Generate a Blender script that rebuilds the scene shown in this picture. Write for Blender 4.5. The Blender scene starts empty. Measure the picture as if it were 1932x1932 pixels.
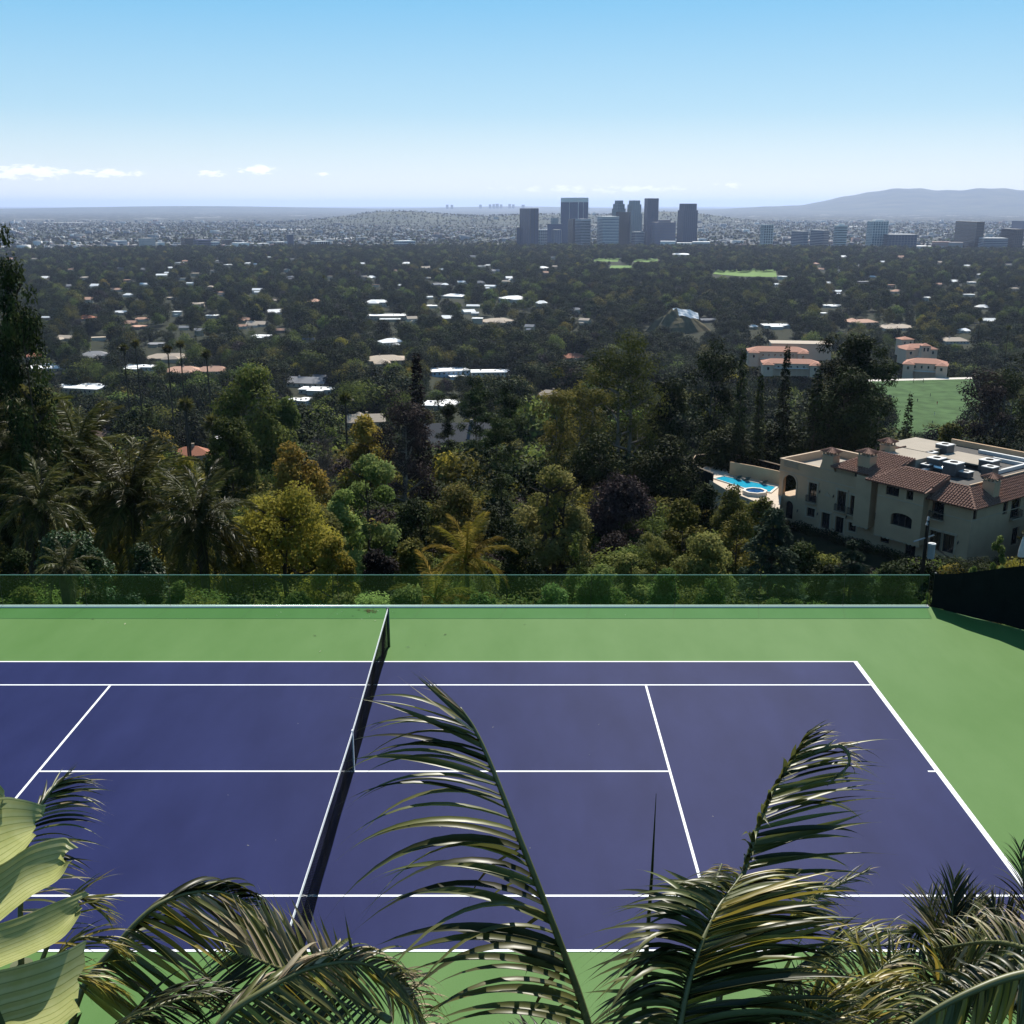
import bpy, math, random
import numpy as np
from mathutils import Vector, Matrix
rng = np.random.default_rng(7)
random.seed(7)
S = bpy.context.scene
COL = S.collection

# ------------------------------------------------------------------ camera
CAM = np.array([3.2, -14.06, 11.03]); PITCH = math.radians(15.88); FOC = 2031.0
cam = bpy.data.cameras.new('camera'); cam.sensor_width = 36; cam.lens = 36 * FOC / 1932
cam.clip_start = 0.1; cam.clip_end = 250000
co = bpy.data.objects.new('camera', cam); COL.objects.link(co)
co.location = CAM; co.rotation_euler = (math.pi / 2 - PITCH, 0, 0)
S.camera = co
S.view_settings.view_transform = 'Standard'; S.view_settings.look = 'None'
S.view_settings.exposure = 0.6; S.view_settings.gamma = 1.0; S.view_settings.use_curve_mapping = False
S.cycles.max_bounces = 6; S.cycles.diffuse_bounces = 3; S.cycles.glossy_bounces = 3
S.cycles.transmission_bounces = 6; S.cycles.transparent_max_bounces = 16; S.cycles.volume_bounces = 1
S.cycles.caustics_reflective = False; S.cycles.caustics_refractive = False

# ------------------------------------------------------------------ sun and sky
SUN = Vector((0.2, 0.95, 1.0)).normalized()
sl = bpy.data.lights.new('sun', 'SUN'); sl.energy = 5.0; sl.angle = math.radians(0.5); sl.color = (1.0, 0.95, 0.86)
so = bpy.data.objects.new('sun', sl); COL.objects.link(so)
so.rotation_euler = SUN.to_track_quat('Z', 'Y').to_euler()
so.location = (0, 0, 60)

def px_ray(x, y):
    """direction of a place in the view, given where it shows in the photograph (1932 px wide)"""
    a = (x - 966) / FOC; b = (966 - y) / FOC
    return np.array([a, math.cos(PITCH) + b * math.sin(PITCH), -math.sin(PITCH) + b * math.cos(PITCH)])
def at_y(x, y, Y):
    d = px_ray(x, y); return Vector(CAM + d * (Y - CAM[1]) / d[1])
def at_z(x, y, Z):
    d = px_ray(x, y); return Vector(CAM + d * (Z - CAM[2]) / d[2])

W = bpy.data.worlds.new('World'); S.world = W; W.use_nodes = True
nt = W.node_tree; N = nt.nodes; L = nt.links
bg = N['Background']; bg.inputs[1].default_value = 0.052
sky = N.new('ShaderNodeTexSky'); sky.sky_type = 'NISHITA'; sky.sun_disc = False
sky.sun_elevation = math.asin(SUN.z); sky.sun_rotation = math.atan2(SUN.x, SUN.y)
sky.altitude = 200; sky.air_density = 1.0; sky.dust_density = 0.8; sky.ozone_density = 2.0
hsv = N.new('ShaderNodeHueSaturation'); hsv.inputs['Saturation'].default_value = 1.5; hsv.inputs['Hue'].default_value = 0.495
L.new(sky.outputs[0], hsv.inputs['Color'])
def wm(op, a, b=None, c=None):
    n = N.new('ShaderNodeMath'); n.operation = op
    for i, v in enumerate((a, b, c)):
        if v is None: continue
        if isinstance(v, (int, float)): n.inputs[i].default_value = v
        else: L.new(v, n.inputs[i])
    return n.outputs[0]
tc = N.new('ShaderNodeTexCoord'); sx = N.new('ShaderNodeSeparateXYZ'); L.new(tc.outputs['Generated'], sx.inputs[0])
az = wm('ARCTAN2', sx.outputs[0], sx.outputs[1]); el = wm('ARCSINE', sx.outputs[2])
cv = N.new('ShaderNodeCombineXYZ'); L.new(az, cv.inputs[0]); L.new(wm('MULTIPLY', el, 3.0), cv.inputs[1])
nz = N.new('ShaderNodeTexNoise'); nz.inputs['Scale'].default_value = 80; nz.inputs['Detail'].default_value = 7; nz.inputs['Roughness'].default_value = 0.6
L.new(cv.outputs[0], nz.inputs['Vector'])
cloud = None
for (cx, cy, rx, ry, k) in [(50, 325, 110, 20, 1.0), (205, 327, 95, 12, .95), (330, 328, 50, 11, .5), (402, 327, 50, 10, .9), (485, 321, 56, 13, 1.0),
                            (610, 329, 42, 8, .7), (45, 193, 22, 14, .5), (955, 320, 22, 6, .6), (1130, 357, 330, 13, .85), (1380, 350, 60, 12, .7),
                            (160, 355, 230, 14, .5), (1900, 338, 40, 8, .45), (770, 322, 30, 5, .4), (175, 285, 14, 6, .4), (610, 290, 18, 6, .35)]:
    d = px_ray(cx, cy); a0 = math.atan2(d[0], d[1]); e0 = math.asin(d[2] / np.linalg.norm(d)); sc = FOC / math.cos(PITCH)
    u = wm('DIVIDE', wm('SUBTRACT', az, a0), rx / sc); v = wm('DIVIDE', wm('SUBTRACT', el, e0), ry / sc)
    g = wm('MULTIPLY', wm('EXPONENT', wm('MULTIPLY', wm('ADD', wm('MULTIPLY', u, u), wm('MULTIPLY', v, v)), -1.0)), k)
    cloud = g if cloud is None else wm('MAXIMUM', cloud, g)
mr = N.new('ShaderNodeMapRange'); mr.interpolation_type = 'SMOOTHSTEP'
mr.inputs['From Min'].default_value = 0.50; mr.inputs['From Max'].default_value = 0.64
L.new(wm('ADD', wm('MULTIPLY', cloud, 0.22), wm('MULTIPLY', nz.outputs[0], wm('MULTIPLY', wm('SQRT', cloud), 0.92))), mr.inputs['Value'])
mx = N.new('ShaderNodeMix'); mx.data_type = 'RGBA'; L.new(wm('MULTIPLY', mr.outputs[0], 0.85), mx.inputs['Factor'])
sr = N.new('ShaderNodeValToRGB'); L.new(wm('DIVIDE', wm('ADD', el, 0.2), 1.7708), sr.inputs[0])
E_ = sr.color_ramp.elements
while len(E_) < 8: E_.new(0.5)
for k, (deg, c) in enumerate([(-11, (.30, .34, .40)), (-1.5, (.70, .78, .88)), (0.4, (1.10, 1.14, 1.13)), (2.0, (.84, .99, 1.05)), (4.5, (.50, .80, 1.0)), (9.5, (.24, .62, .95)), (30, (.12, .31, .56)), (90, (.06, .14, .29))]):
    E_[k].position = (math.radians(deg) + .2) / 1.7708; E_[k].color = c + (1,)
sv = N.new('ShaderNodeVectorMath'); sv.operation = 'SCALE'; L.new(sr.outputs[0], sv.inputs[0]); sv.inputs['Scale'].default_value = 12.4
sm = N.new('ShaderNodeMix'); sm.data_type = 'RGBA'; sm.inputs['Factor'].default_value = 0.85; L.new(hsv.outputs[0], sm.inputs[6]); L.new(sv.outputs[0], sm.inputs[7])
L.new(sm.outputs[2], mx.inputs[6]); mx.inputs[7].default_value = (16, 16, 16, 1)
L.new(mx.outputs[2], bg.inputs[0])

# ------------------------------------------------------------------ materials
def new_mat(name):
    m = bpy.data.materials.new(name); m.use_nodes = True
    return m, m.node_tree.nodes, m.node_tree.links, m.node_tree.nodes['Principled BSDF']
def mat(name, col, rough=0.7, spec=0.4, metal=0.0, var=0.15, scale=3.0, bump=0.0, bscale=30.0, trans=0.0, objvar=0.0):
    """plain surface with uneven tone, fine relief and optional translucency"""
    m, N, L, p = new_mat(name)
    p.inputs['Roughness'].default_value = rough; p.inputs['Specular IOR Level'].default_value = spec; p.inputs['Metallic'].default_value = metal
    tc = N.new('ShaderNodeTexCoord'); n = N.new('ShaderNodeTexNoise'); n.inputs['Scale'].default_value = scale; n.inputs['Detail'].default_value = 5
    L.new(tc.outputs['Object'], n.inputs['Vector'])
    x = N.new('ShaderNodeMix'); x.data_type = 'RGBA'; L.new(n.outputs[0], x.inputs['Factor'])
    x.inputs[6].default_value = [max(0, c * (1 - var * 1.6)) for c in col] + [1]; x.inputs[7].default_value = [min(1, c * (1 + var * 1.6)) for c in col] + [1]
    out = x.outputs[2]
    if objvar:
        oi = N.new('ShaderNodeObjectInfo'); hs = N.new('ShaderNodeHueSaturation')
        r = N.new('ShaderNodeMapRange'); r.inputs['To Min'].default_value = 1 - objvar; r.inputs['To Max'].default_value = 1 + objvar
        L.new(oi.outputs['Random'], r.inputs['Value']); L.new(r.outputs[0], hs.inputs['Value']); L.new(out, hs.inputs['Color']); out = hs.outputs[0]
    L.new(out, p.inputs['Base Color'])
    if bump:
        n2 = N.new('ShaderNodeTexNoise'); n2.inputs['Scale'].default_value = bscale; n2.inputs['Detail'].default_value = 4
        L.new(tc.outputs['Object'], n2.inputs['Vector'])
        b = N.new('ShaderNodeBump'); b.inputs['Strength'].default_value = bump; b.inputs['Distance'].default_value = 0.05
        L.new(n2.outputs[0], b.inputs['Height']); L.new(b.outputs[0], p.inputs['Normal'])
    if trans:
        t = N.new('ShaderNodeBsdfTranslucent'); ms = N.new('ShaderNodeMixShader'); ms.inputs[0].default_value = trans
        L.new(out, t.inputs['Color']); L.new(p.outputs[0], ms.inputs[1]); L.new(t.outputs[0], ms.inputs[2])
        L.new(ms.outputs[0], N['Material Output'].inputs['Surface'])
    return m
def leaf_mat(name, a, b, trans=0.34, rough=0.7, spec=0.04, hue=0.02, val=0.42):
    """leaves: two natural tones mixed leaf by leaf, a further shift from tree to tree"""
    m, N, L, p = new_mat(name)
    p.inputs['Roughness'].default_value = rough; p.inputs['Specular IOR Level'].default_value = spec
    at = N.new('ShaderNodeAttribute'); at.attribute_name = 'tone'
    x = N.new('ShaderNodeMix'); x.data_type = 'RGBA'; L.new(at.outputs['Fac'], x.inputs['Factor'])
    x.inputs[6].default_value = list(a) + [1]; x.inputs[7].default_value = list(b) + [1]
    oi = N.new('ShaderNodeObjectInfo'); hs = N.new('ShaderNodeHueSaturation')
    r = N.new('ShaderNodeMapRange'); r.inputs['To Min'].default_value = 1 - val; r.inputs['To Max'].default_value = 1 + val
    L.new(oi.outputs['Random'], r.inputs['Value']); L.new(r.outputs[0], hs.inputs['Value'])
    q = N.new('ShaderNodeMath'); q.operation = 'MULTIPLY'; q.inputs[1].default_value = 7.13; L.new(oi.outputs['Random'], q.inputs[0])
    fr = N.new('ShaderNodeMath'); fr.operation = 'FRACT'; L.new(q.outputs[0], fr.inputs[0])
    r2 = N.new('ShaderNodeMapRange'); r2.inputs['To Min'].default_value = 0.5 - hue; r2.inputs['To Max'].default_value = 0.5 + hue
    L.new(fr.outputs[0], r2.inputs['Value']); L.new(r2.outputs[0], hs.inputs['Hue']); L.new(x.outputs[2], hs.inputs['Color'])
    L.new(hs.outputs[0], p.inputs['Base Color'])
    t = N.new('ShaderNodeBsdfTranslucent'); ms = N.new('ShaderNodeMixShader'); ms.inputs[0].default_value = trans
    L.new(hs.outputs[0], t.inputs['Color']); L.new(p.outputs[0], ms.inputs[1]); L.new(t.outputs[0], ms.inputs[2])
    L.new(ms.outputs[0], N['Material Output'].inputs['Surface'])
    return m

# ------------------------------------------------------------------ mesh helpers
def raw_mesh(name, V, Fq, m=None, tone=None, smooth=False):
    """mesh from numpy arrays: V (n,3), Fq (k,3 or 4)"""
    V = np.asarray(V, np.float32); Fq = np.asarray(Fq, np.int32)
    me = bpy.data.meshes.new(name); k, w = Fq.shape
    me.vertices.add(len(V)); me.vertices.foreach_set('co', V.ravel())
    me.loops.add(k * w); me.loops.foreach_set('vertex_index', Fq.ravel())
    me.polygons.add(k); me.polygons.foreach_set('loop_start', np.arange(k, dtype=np.int32) * w)
    me.polygons.foreach_set('loop_total', np.full(k, w, np.int32))
    if smooth: me.polygons.foreach_set('use_smooth', np.ones(k, bool))
    if tone is not None:
        a = me.attributes.new('tone', 'FLOAT', 'POINT'); a.data.foreach_set('value', np.asarray(tone, np.float32))
    if m: me.materials.append(m)
    me.update(calc_edges=True); return me
def obj(name, me, parent=None, loc=None, rotz=None, scale=None):
    o = bpy.data.objects.new(name, me); COL.objects.link(o)
    if parent: o.parent = parent
    if loc is not None: o.location = loc
    if rotz is not None: o.rotation_euler = (0, 0, rotz)
    if scale is not None: o.scale = scale
    return o
def tag(o, label=None, cat=None, group=None, kind=None):
    if label: o['label'] = label
    if cat: o['category'] = cat
    if group: o['group'] = group
    if kind: o['kind'] = kind
    return o
def thing(name, label, cat, loc=(0, 0, 0), rotz=0.0, group=None):
    o = bpy.data.objects.new(name, None); COL.objects.link(o); o.empty_display_size = 0.2
    o.location = loc; o.rotation_euler = (0, 0, rotz)
    return tag(o, label, cat, group)
class MB:
    """collects shapes for ONE mesh"""
    def __init__(s): s.v = []; s.f = []
    def add(s, vs, fs):
        b = len(s.v); s.v += [tuple(v) for v in vs]; s.f += [tuple(b + i for i in f) for f in fs]; return s
    def box(s, x0, x1, y0, y1, z0, z1):
        return s.add([(x0, y0, z0), (x1, y0, z0), (x1, y1, z0), (x0, y1, z0), (x0, y0, z1), (x1, y0, z1), (x1, y1, z1), (x0, y1, z1)],
                     [(3, 2, 1, 0), (4, 5, 6, 7), (0, 1, 5, 4), (1, 2, 6, 5), (2, 3, 7, 6), (3, 0, 4, 7)])
    def quad(s, a, b, c, d): return s.add([a, b, c, d], [(0, 1, 2, 3)])
    def poly(s, pts): return s.add(pts, [tuple(range(len(pts)))])
    def prism(s, pts, z0, z1):
        n = len(pts); vs = [(x, y, z0) for x, y in pts] + [(x, y, z1) for x, y in pts]
        return s.add(vs, [tuple(range(n))[::-1], tuple(range(n, 2 * n))] + [(i, (i + 1) % n, n + (i + 1) % n, n + i) for i in range(n)])
    def tube(s, pts, rad, n=6, cap=True):
        pts = [Vector(p) for p in pts]
        if not hasattr(rad, '__len__'): rad = [rad] * len(pts)
        vs = []; fs = []; prev = None
        for i, p in enumerate(pts):
            t = (pts[min(i + 1, len(pts) - 1)] - pts[max(i - 1, 0)]).normalized()
            a = prev if prev is not None else (Vector((0, 0, 1)) if abs(t.z) < .9 else Vector((1, 0, 0)))
            u = (a - t * a.dot(t)).normalized(); w = t.cross(u); prev = u
            for k in range(n):
                c = 2 * math.pi * k / n; vs.append(p + (u * math.cos(c) + w * math.sin(c)) * rad[i])
        for i in range(len(pts) - 1):
            for k in range(n): fs.append((i * n + k, i * n + (k + 1) % n, (i + 1) * n + (k + 1) % n, (i + 1) * n + k))
        if cap: fs += [tuple(range(n))[::-1], tuple(range((len(pts) - 1) * n, len(pts) * n))]
        return s.add(vs, fs)
    def mesh(s, name, m, smooth=False):
        me = bpy.data.meshes.new(name); me.from_pydata(s.v, [], s.f); me.materials.append(m)
        if smooth: me.polygons.foreach_set('use_smooth', [True] * len(me.polygons))
        me.update(); return me
    def build(s, name, m, parent=None, smooth=False, **k): return obj(name, s.mesh(name, m, smooth), parent, **k)
def copy_tree(o, parent=None):
    c = o.copy(); COL.objects.link(c); c.parent = parent
    for ch in list(o.children): copy_tree(ch, c)
    return c
def sst(a, b, x):
    t = np.clip((np.asarray(x, float) - a) / (b - a), 0, 1); return t * t * (3 - 2 * t)
# ------------------------------------------------------------------ terrain
PR = np.array([[-60, -2.2], [14.6, -2.2], [16, -3.5], [20, -5.5], [30, -9.5], [50, -17], [75, -24], [100, -30], [130, -36], [170, -43], [250, -57], [350, -72],
               [500, -92], [700, -112], [1000, -125], [1500, -129], [2500, -131], [6000, -131], [14000, -122], [30000, -85], [90000, -60]])
MA = np.array([43.8946, 145.0, -33.9656])                       # mansion: left front corner on the ground
ME = np.array([0.58572, -0.81051]); MN = np.array([0.81051, 0.58572])
def m_local(u, v): return MA[:2] + ME * u + MN * v
def ground(x, y):
    x = np.asarray(x, float); y = np.asarray(y, float)
    dx = x - CAM[0]; dy = y - CAM[1]; R = np.hypot(dx, dy); r = R - 14.06
    q = y + (r - y) * sst(40, 160, R) * (y > 0)
    z = np.interp(q, PR[:, 0], PR[:, 1])
    z = z + sst(60, 300, r) * (1 - sst(900, 1600, r)) * (5 * np.sin(x / 67 + 1) * np.cos(y / 83) + 3 * np.sin(x / 31 + y / 47) - 9 * sst(30, 150, x))
    a = np.arctan2(dx, np.maximum(dy, 1e-6)) * 57.2958
    front = (dy > 0) * (np.abs(a) < 80)
    def bump(a0, sa, r0, sr, h): return front * h * np.exp(-((a - a0) / sa) ** 2 - ((r - r0) / sr) ** 2)
    z = z + bump(-6, 3.5, 9500, 1500, 92) + bump(1.5, 4.5, 8800, 1300, 70) + bump(8, 3.5, 9800, 1500, 85) + bump(-7.4, 0.5, 12500, 900, 60)
    pv = sst(7.5, 15.5, a) * 0.30 + sst(14.2, 18.6, a) * 0.66 - sst(18, 32, a) * 0.05
    z = z + front * pv * 440 * np.exp(-((r - 23500) / 3000) ** 2) * (1 + 0.05 * np.sin(a * 1.7) + 0.02 * np.sin(a * 5.1))
    z = z + bump(-16, 9, 26000, 3000, 100) + bump(0, 5, 30000, 3000, 80)
    # building pads, cut into the slope
    du = (x - MA[0]) * ME[0] + (y - MA[1]) * ME[1]; dv = (x - MA[0]) * MN[0] + (y - MA[1]) * MN[1]
    w = sst(-16, -8, du) * (1 - sst(40, 52, du)) * sst(-9, -4, dv) * (1 - sst(28, 45, dv))
    z = z * (1 - w) + (MA[2] - 1.6) * w
    w = np.exp(-((x - 172) / 62) ** 4 - ((y - 432) / 68) ** 4); w = np.clip(w * 1.6, 0, 1); z = z * (1 - w) + (-93.0) * w
    return z
def ray_ground(px, py, r0=20, r1=30000):
    d = px_ray(px, py); t = np.geomspace(r0, r1, 3000) / d[1]
    P = CAM[None] + d[None] * t[:, None]; k = np.argmax(P[:, 2] < ground(P[:, 0], P[:, 1]))
    return Vector(P[k])
inv = np.radians(np.linspace(-30, 30, 321)); outv = np.radians(np.linspace(30, 330, 81)[1:-1])
ang = np.concatenate([inv, outv]); rad = np.concatenate([[0.5], np.geomspace(3, 90000, 330)])
AA, RR = np.meshgrid(ang, rad); X = CAM[0] + RR * np.sin(AA); Y = CAM[1] + RR * np.cos(AA); Z = ground(X, Y)
na = len(ang); nr = len(rad); I = np.arange(nr - 1)[:, None] * na + np.arange(na)[None]; J = np.arange(nr - 1)[:, None] * na + (np.arange(na)[None] + 1) % na
Fq = np.stack([I, J, J + na, I + na], -1).reshape(-1, 4)[:, ::-1]
m, N_, L_, p = new_mat('hillside soil and far city ground')
geo = N_.new('ShaderNodeNewGeometry'); sp = N_.new('ShaderNodeSeparateXYZ'); L_.new(geo.outputs['Position'], sp.inputs[0])
ln = N_.new('ShaderNodeVectorMath'); ln.operation = 'LENGTH'; L_.new(geo.outputs['Position'], ln.inputs[0])
def tn(sc, det=6, kind='ShaderNodeTexNoise'):
    n = N_.new(kind); n.inputs['Scale'].default_value = sc
    if kind == 'ShaderNodeTexNoise': n.inputs['Detail'].default_value = det
    L_.new(geo.outputs['Position'], n.inputs['Vector']); return n
def ramp(src, pts):
    r = N_.new('ShaderNodeValToRGB'); L_.new(src, r.inputs[0]); e = r.color_ramp.elements
    while len(e) < len(pts): e.new(0.5)
    for k, (q, c) in enumerate(pts): e[k].position = q; e[k].color = (c if len(c) == 4 else tuple(c) + (1,))
    return r.outputs[0]
def mixc(f, a, b):
    x = N_.new('ShaderNodeMix'); x.data_type = 'RGBA'
    if isinstance(f, float): x.inputs['Factor'].default_value = f
    else: L_.new(f, x.inputs['Factor'])
    L_.new(a, x.inputs[6]); L_.new(b, x.inputs[7]); return x.outputs[2]
near = ramp(tn(0.35).outputs[0], [(0.3, (.010, .013, .006)), (0.55, (.020, .024, .010)), (0.8, (.050, .040, .022))])
far_g = ramp(tn(0.006).outputs[0], [(0.35, (.014, .020, .016)), (0.55, (.030, .036, .026)), (0.7, (.07, .07, .06))])
vor = tn(0.022, kind='ShaderNodeTexVoronoi')
far_c = mixc(ramp(vor.outputs['Color'], [(0.80, (0, 0, 0)), (0.83, (1, 1, 1))]), far_g, ramp(tn(0.05).outputs[0], [(0.4, (.10, .10, .10)), (0.6, (.40, .39, .38))]))
vor2 = tn(0.0045, kind='ShaderNodeTexVoronoi')
far_c = mixc(ramp(vor2.outputs['Color'], [(0.90, (0, 0, 0)), (0.905, (1, 1, 1))]), far_c, ramp(tn(0.02).outputs[0], [(0.4, (.2, .2, .2)), (0.6, (.5, .5, .5))]))
mrn = N_.new('ShaderNodeMapRange'); mrn.inputs['From Min'].default_value = 2800; mrn.inputs['From Max'].default_value = 4200; L_.new(ln.outputs['Value'], mrn.inputs['Value'])
hz = N_.new('ShaderNodeMapRange'); hz.inputs['From Min'].default_value = -118; hz.inputs['From Max'].default_value = -95; L_.new(sp.outputs[2], hz.inputs['Value'])
hillc = ramp(tn(0.0022).outputs[0], [(0.35, (.040, .050, .044)), (0.6, (.075, .082, .056)), (0.75, (.11, .10, .08))])
L_.new(mixc(mrn.outputs[0], near, mixc(hz.outputs[0], far_c, hillc)), p.inputs['Base Color']); p.inputs['Roughness'].default_value = 0.95; p.inputs['Specular IOR Level'].default_value = 0.1
tag(obj('ground', raw_mesh('ground', np.stack([X, Y, Z], -1).reshape(-1, 3), Fq, m, smooth=True)), kind='structure')

# ------------------------------------------------------------------ tennis court
def court_mat(name, col, col2):
    m, N, L, p = new_mat(name)
    tc = N.new('ShaderNodeTexCoord')
    n = N.new('ShaderNodeTexNoise'); n.inputs['Scale'].default_value = 0.5; n.inputs['Detail'].default_value = 6; n.inputs['Roughness'].default_value = .6
    mp = N.new('ShaderNodeMapping'); mp.inputs['Scale'].default_value = (1.6, 0.6, 1); L.new(tc.outputs['Object'], mp.inputs[0]); L.new(mp.outputs[0], n.inputs['Vector'])
    n2 = N.new('ShaderNodeTexNoise'); n2.inputs['Scale'].default_value = 60; n2.inputs['Detail'].default_value = 3; L.new(tc.outputs['Object'], n2.inputs['Vector'])
    x = N.new('ShaderNodeMix'); x.data_type = 'RGBA'; x.inputs[6].default_value = col + (1,); x.inputs[7].default_value = col2 + (1,)
    r = N.new('ShaderNodeMapRange'); r.inputs['From Min'].default_value = 0.3; r.inputs['From Max'].default_value = 0.7; L.new(n.outputs[0], r.inputs['Value']); L.new(r.outputs[0], x.inputs['Factor'])
    y = N.new('ShaderNodeMix'); y.data_type = 'RGBA'; y.blend_type = 'MULTIPLY'; y.inputs['Factor'].default_value = 0.25; L.new(x.outputs[2], y.inputs[6]); L.new(n2.outputs[0], y.inputs[7])
    L.new(y.outputs[2], p.inputs['Base Color'])
    b = N.new('ShaderNodeBump'); b.inputs['Strength'].default_value = 0.25; b.inputs['Distance'].default_value = 0.003; n3 = N.new('ShaderNodeTexNoise'); n3.inputs['Scale'].default_value = 400
    L.new(tc.outputs['Object'], n3.inputs['Vector']); L.new(n3.outputs[0], b.inputs['Height']); L.new(b.outputs[0], p.inputs['Normal'])
    p.inputs['Roughness'].default_value = 0.55; p.inputs['Specular IOR Level'].default_value = 0.035
    return m
GREEN = court_mat('green acrylic court paint', (.090, .180, .050), (.112, .206, .066))
BLUE = court_mat('blue acrylic court paint', (.0150, .0192, .074), (.0225, .0282, .100))
LINE = mat('white line paint', (.78, .78, .78), .7, .3, var=.04)
CONC = mat('concrete', (.32, .31, .29), .9, .2, var=.2, bump=.3)
mb = MB(); mb.box(-40, 15.17, -5.5, 14.8, -2.6, 0)
mb.prism([(15.17, -5.5), (24.0, -5.5), (24.0, 6.49), (15.17, 14.8)], -2.6, 0)
court = tag(mb.build('court_surface', GREEN), kind='structure')
mb = MB(); mb.box(-11.885, 11.885, 0, 10.97, 0.0005, 0.004); mb.build('playing_area', BLUE, court)
def line(x0, x1, y0, y1): MB().box(x0, x1, y0, y1, 0.0045, 0.008).build('court_line', LINE, court)
for y in (0, 10.92): line(-11.885, 11.885, y, y + .05)
for y in (1.37, 9.55): line(-11.835, 11.78, y, y + .05)
for x in (-11.885, 11.78): line(x, x + .105, 0.05, 10.92)
for x in (-6.425, 6.375): line(x, x + .05, 1.42, 9.55)
line(-6.375, 6.375, 5.46, 5.51); line(11.63, 11.78, 5.46, 5.51); line(-11.78, -11.63, 5.46, 5.51)
tag(MB().box(-40, 30, -13.2, -5.5, -2.6, -0.02).build('planting_bed', mat('dark planting soil', (.03, .024, .018), .95, .1, var=.3)), kind='structure')

# net
net = thing('tennis_net', 'black tennis net with white top band stretched across the blue court', 'net', (0, 5.485, 0))
BLK = mat('black net cord', (.0045, .0045, .005), .9, .08, var=.1); WEB = mat('white net band cloth', (.75, .75, .74), .8, .2, var=.06)
STEEL = mat('dark green steel post', (.02, .03, .025), .4, .5, var=.1)
ALU = mat('brushed aluminium', (.62, .63, .64), .28, .5, metal=1.0, var=.08, scale=20)
def topz(y): return 0.914 + (1.07 - 0.914) * (abs(y) / 6.4) ** 1.3
def botz(y): return 0.03 + 0.09 * abs(math.sin(y * 0.5)) + 0.02 * math.sin(y * 2.9)
mb = MB(); ys = np.arange(-6.38, 6.381, 0.042)
for y in ys: mb.tube([(0, y, botz(y)), (0.01 * math.sin(y * 3), y, .5), (0, y, topz(y) - .01)], 0.0029, 3, False)
for k in range(30):
    f = k / 29
    mb.tube([(0.01 * math.sin(y * 3) * math.sin(f * 3.14), y, botz(y) * (1 - f) + (topz(y) - .03) * f) for y in np.arange(-6.38, 6.39, .4)], 0.0029 if k else .006, 3, False)
mb.build('netting', BLK, net)
mb = MB()
for y0 in np.arange(-6.38, 6.3, .58):
    y1 = min(y0 + .58, 6.38)
    for s in (-1, 1): mb.quad((s * .012, y0, topz(y0) - .05), (s * .012, y1, topz(y1) - .05), (s * .004, y1, topz(y1)), (s * .004, y0, topz(y0)))
    mb.quad((-.004, y0, topz(y0)), (-.004, y1, topz(y1)), (.004, y1, topz(y1)), (.004, y0, topz(y0)))
mb.build('top_band', WEB, net)
MB().box(-.016, .016, -.025, .025, .004, .93).build('centre_strap', WEB, net)
for s in (-1, 1):
    MB().tube([(0, s * 6.42, 0), (0, s * 6.42, 1.075)], .038, 10).build('net_post', STEEL, net, smooth=True)

# glass railing on the far edge
rail = thing('glass_railing', 'frameless green tinted glass railing along the far edge of the court', 'railing', (0, 14.8, 0))
m, N_, L_, p = new_mat('green tinted glass'); N_.remove(p)
tr = N_.new('ShaderNodeBsdfTransparent'); tr.inputs[0].default_value = (.63, .84, .72, 1)
gl = N_.new('ShaderNodeBsdfGlossy'); gl.inputs['Roughness'].default_value = 0.02; gl.inputs[0].default_value = (.9, 1, .95, 1)
fr = N_.new('ShaderNodeFresnel'); fr.inputs[0].default_value = 1.5; ms = N_.new('ShaderNodeMixShader')
L_.new(fr.outputs[0], ms.inputs[0]); L_.new(tr.outputs[0], ms.inputs[1]); L_.new(gl.outputs[0], ms.inputs[2]); L_.new(ms.outputs[0], N_['Material Output'].inputs['Surface'])
GLASS = m
GEDGE = mat('polished glass edge', (.22, .42, .34), .15, .6, var=.05)
MB().box(-40, 15.1, -.075, .06, 0.0, .04).build('base_channel', mat('light grey coated channel', (.66, .66, .64), .7, .1, var=.05), rail)
MB().tube([(-40, -.03, .046), (15.1, -.03, .046)], .010, 16).build('cap_rail', ALU, rail, smooth=True)
gjm = MB().box(1.197, 1.203, -.008, .008, .042, .96).mesh('joint', STEEL)
x = 15.05
gme = MB().quad((-1.19, 0, .041), (1.19, 0, .041), (1.19, 0, .96), (-1.19, 0, .96)).mesh('glass_panel', GLASS)
gem = MB().box(-1.19, 1.19, -.006, .006, .96, .972).mesh('panel_edge', GEDGE)
while x > -39:
    g = obj('glass_panel', gme, rail, (x - 1.2, 0, 0)); obj('top_edge', gem, g); obj('joint', gjm, g); x -= 2.4

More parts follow.
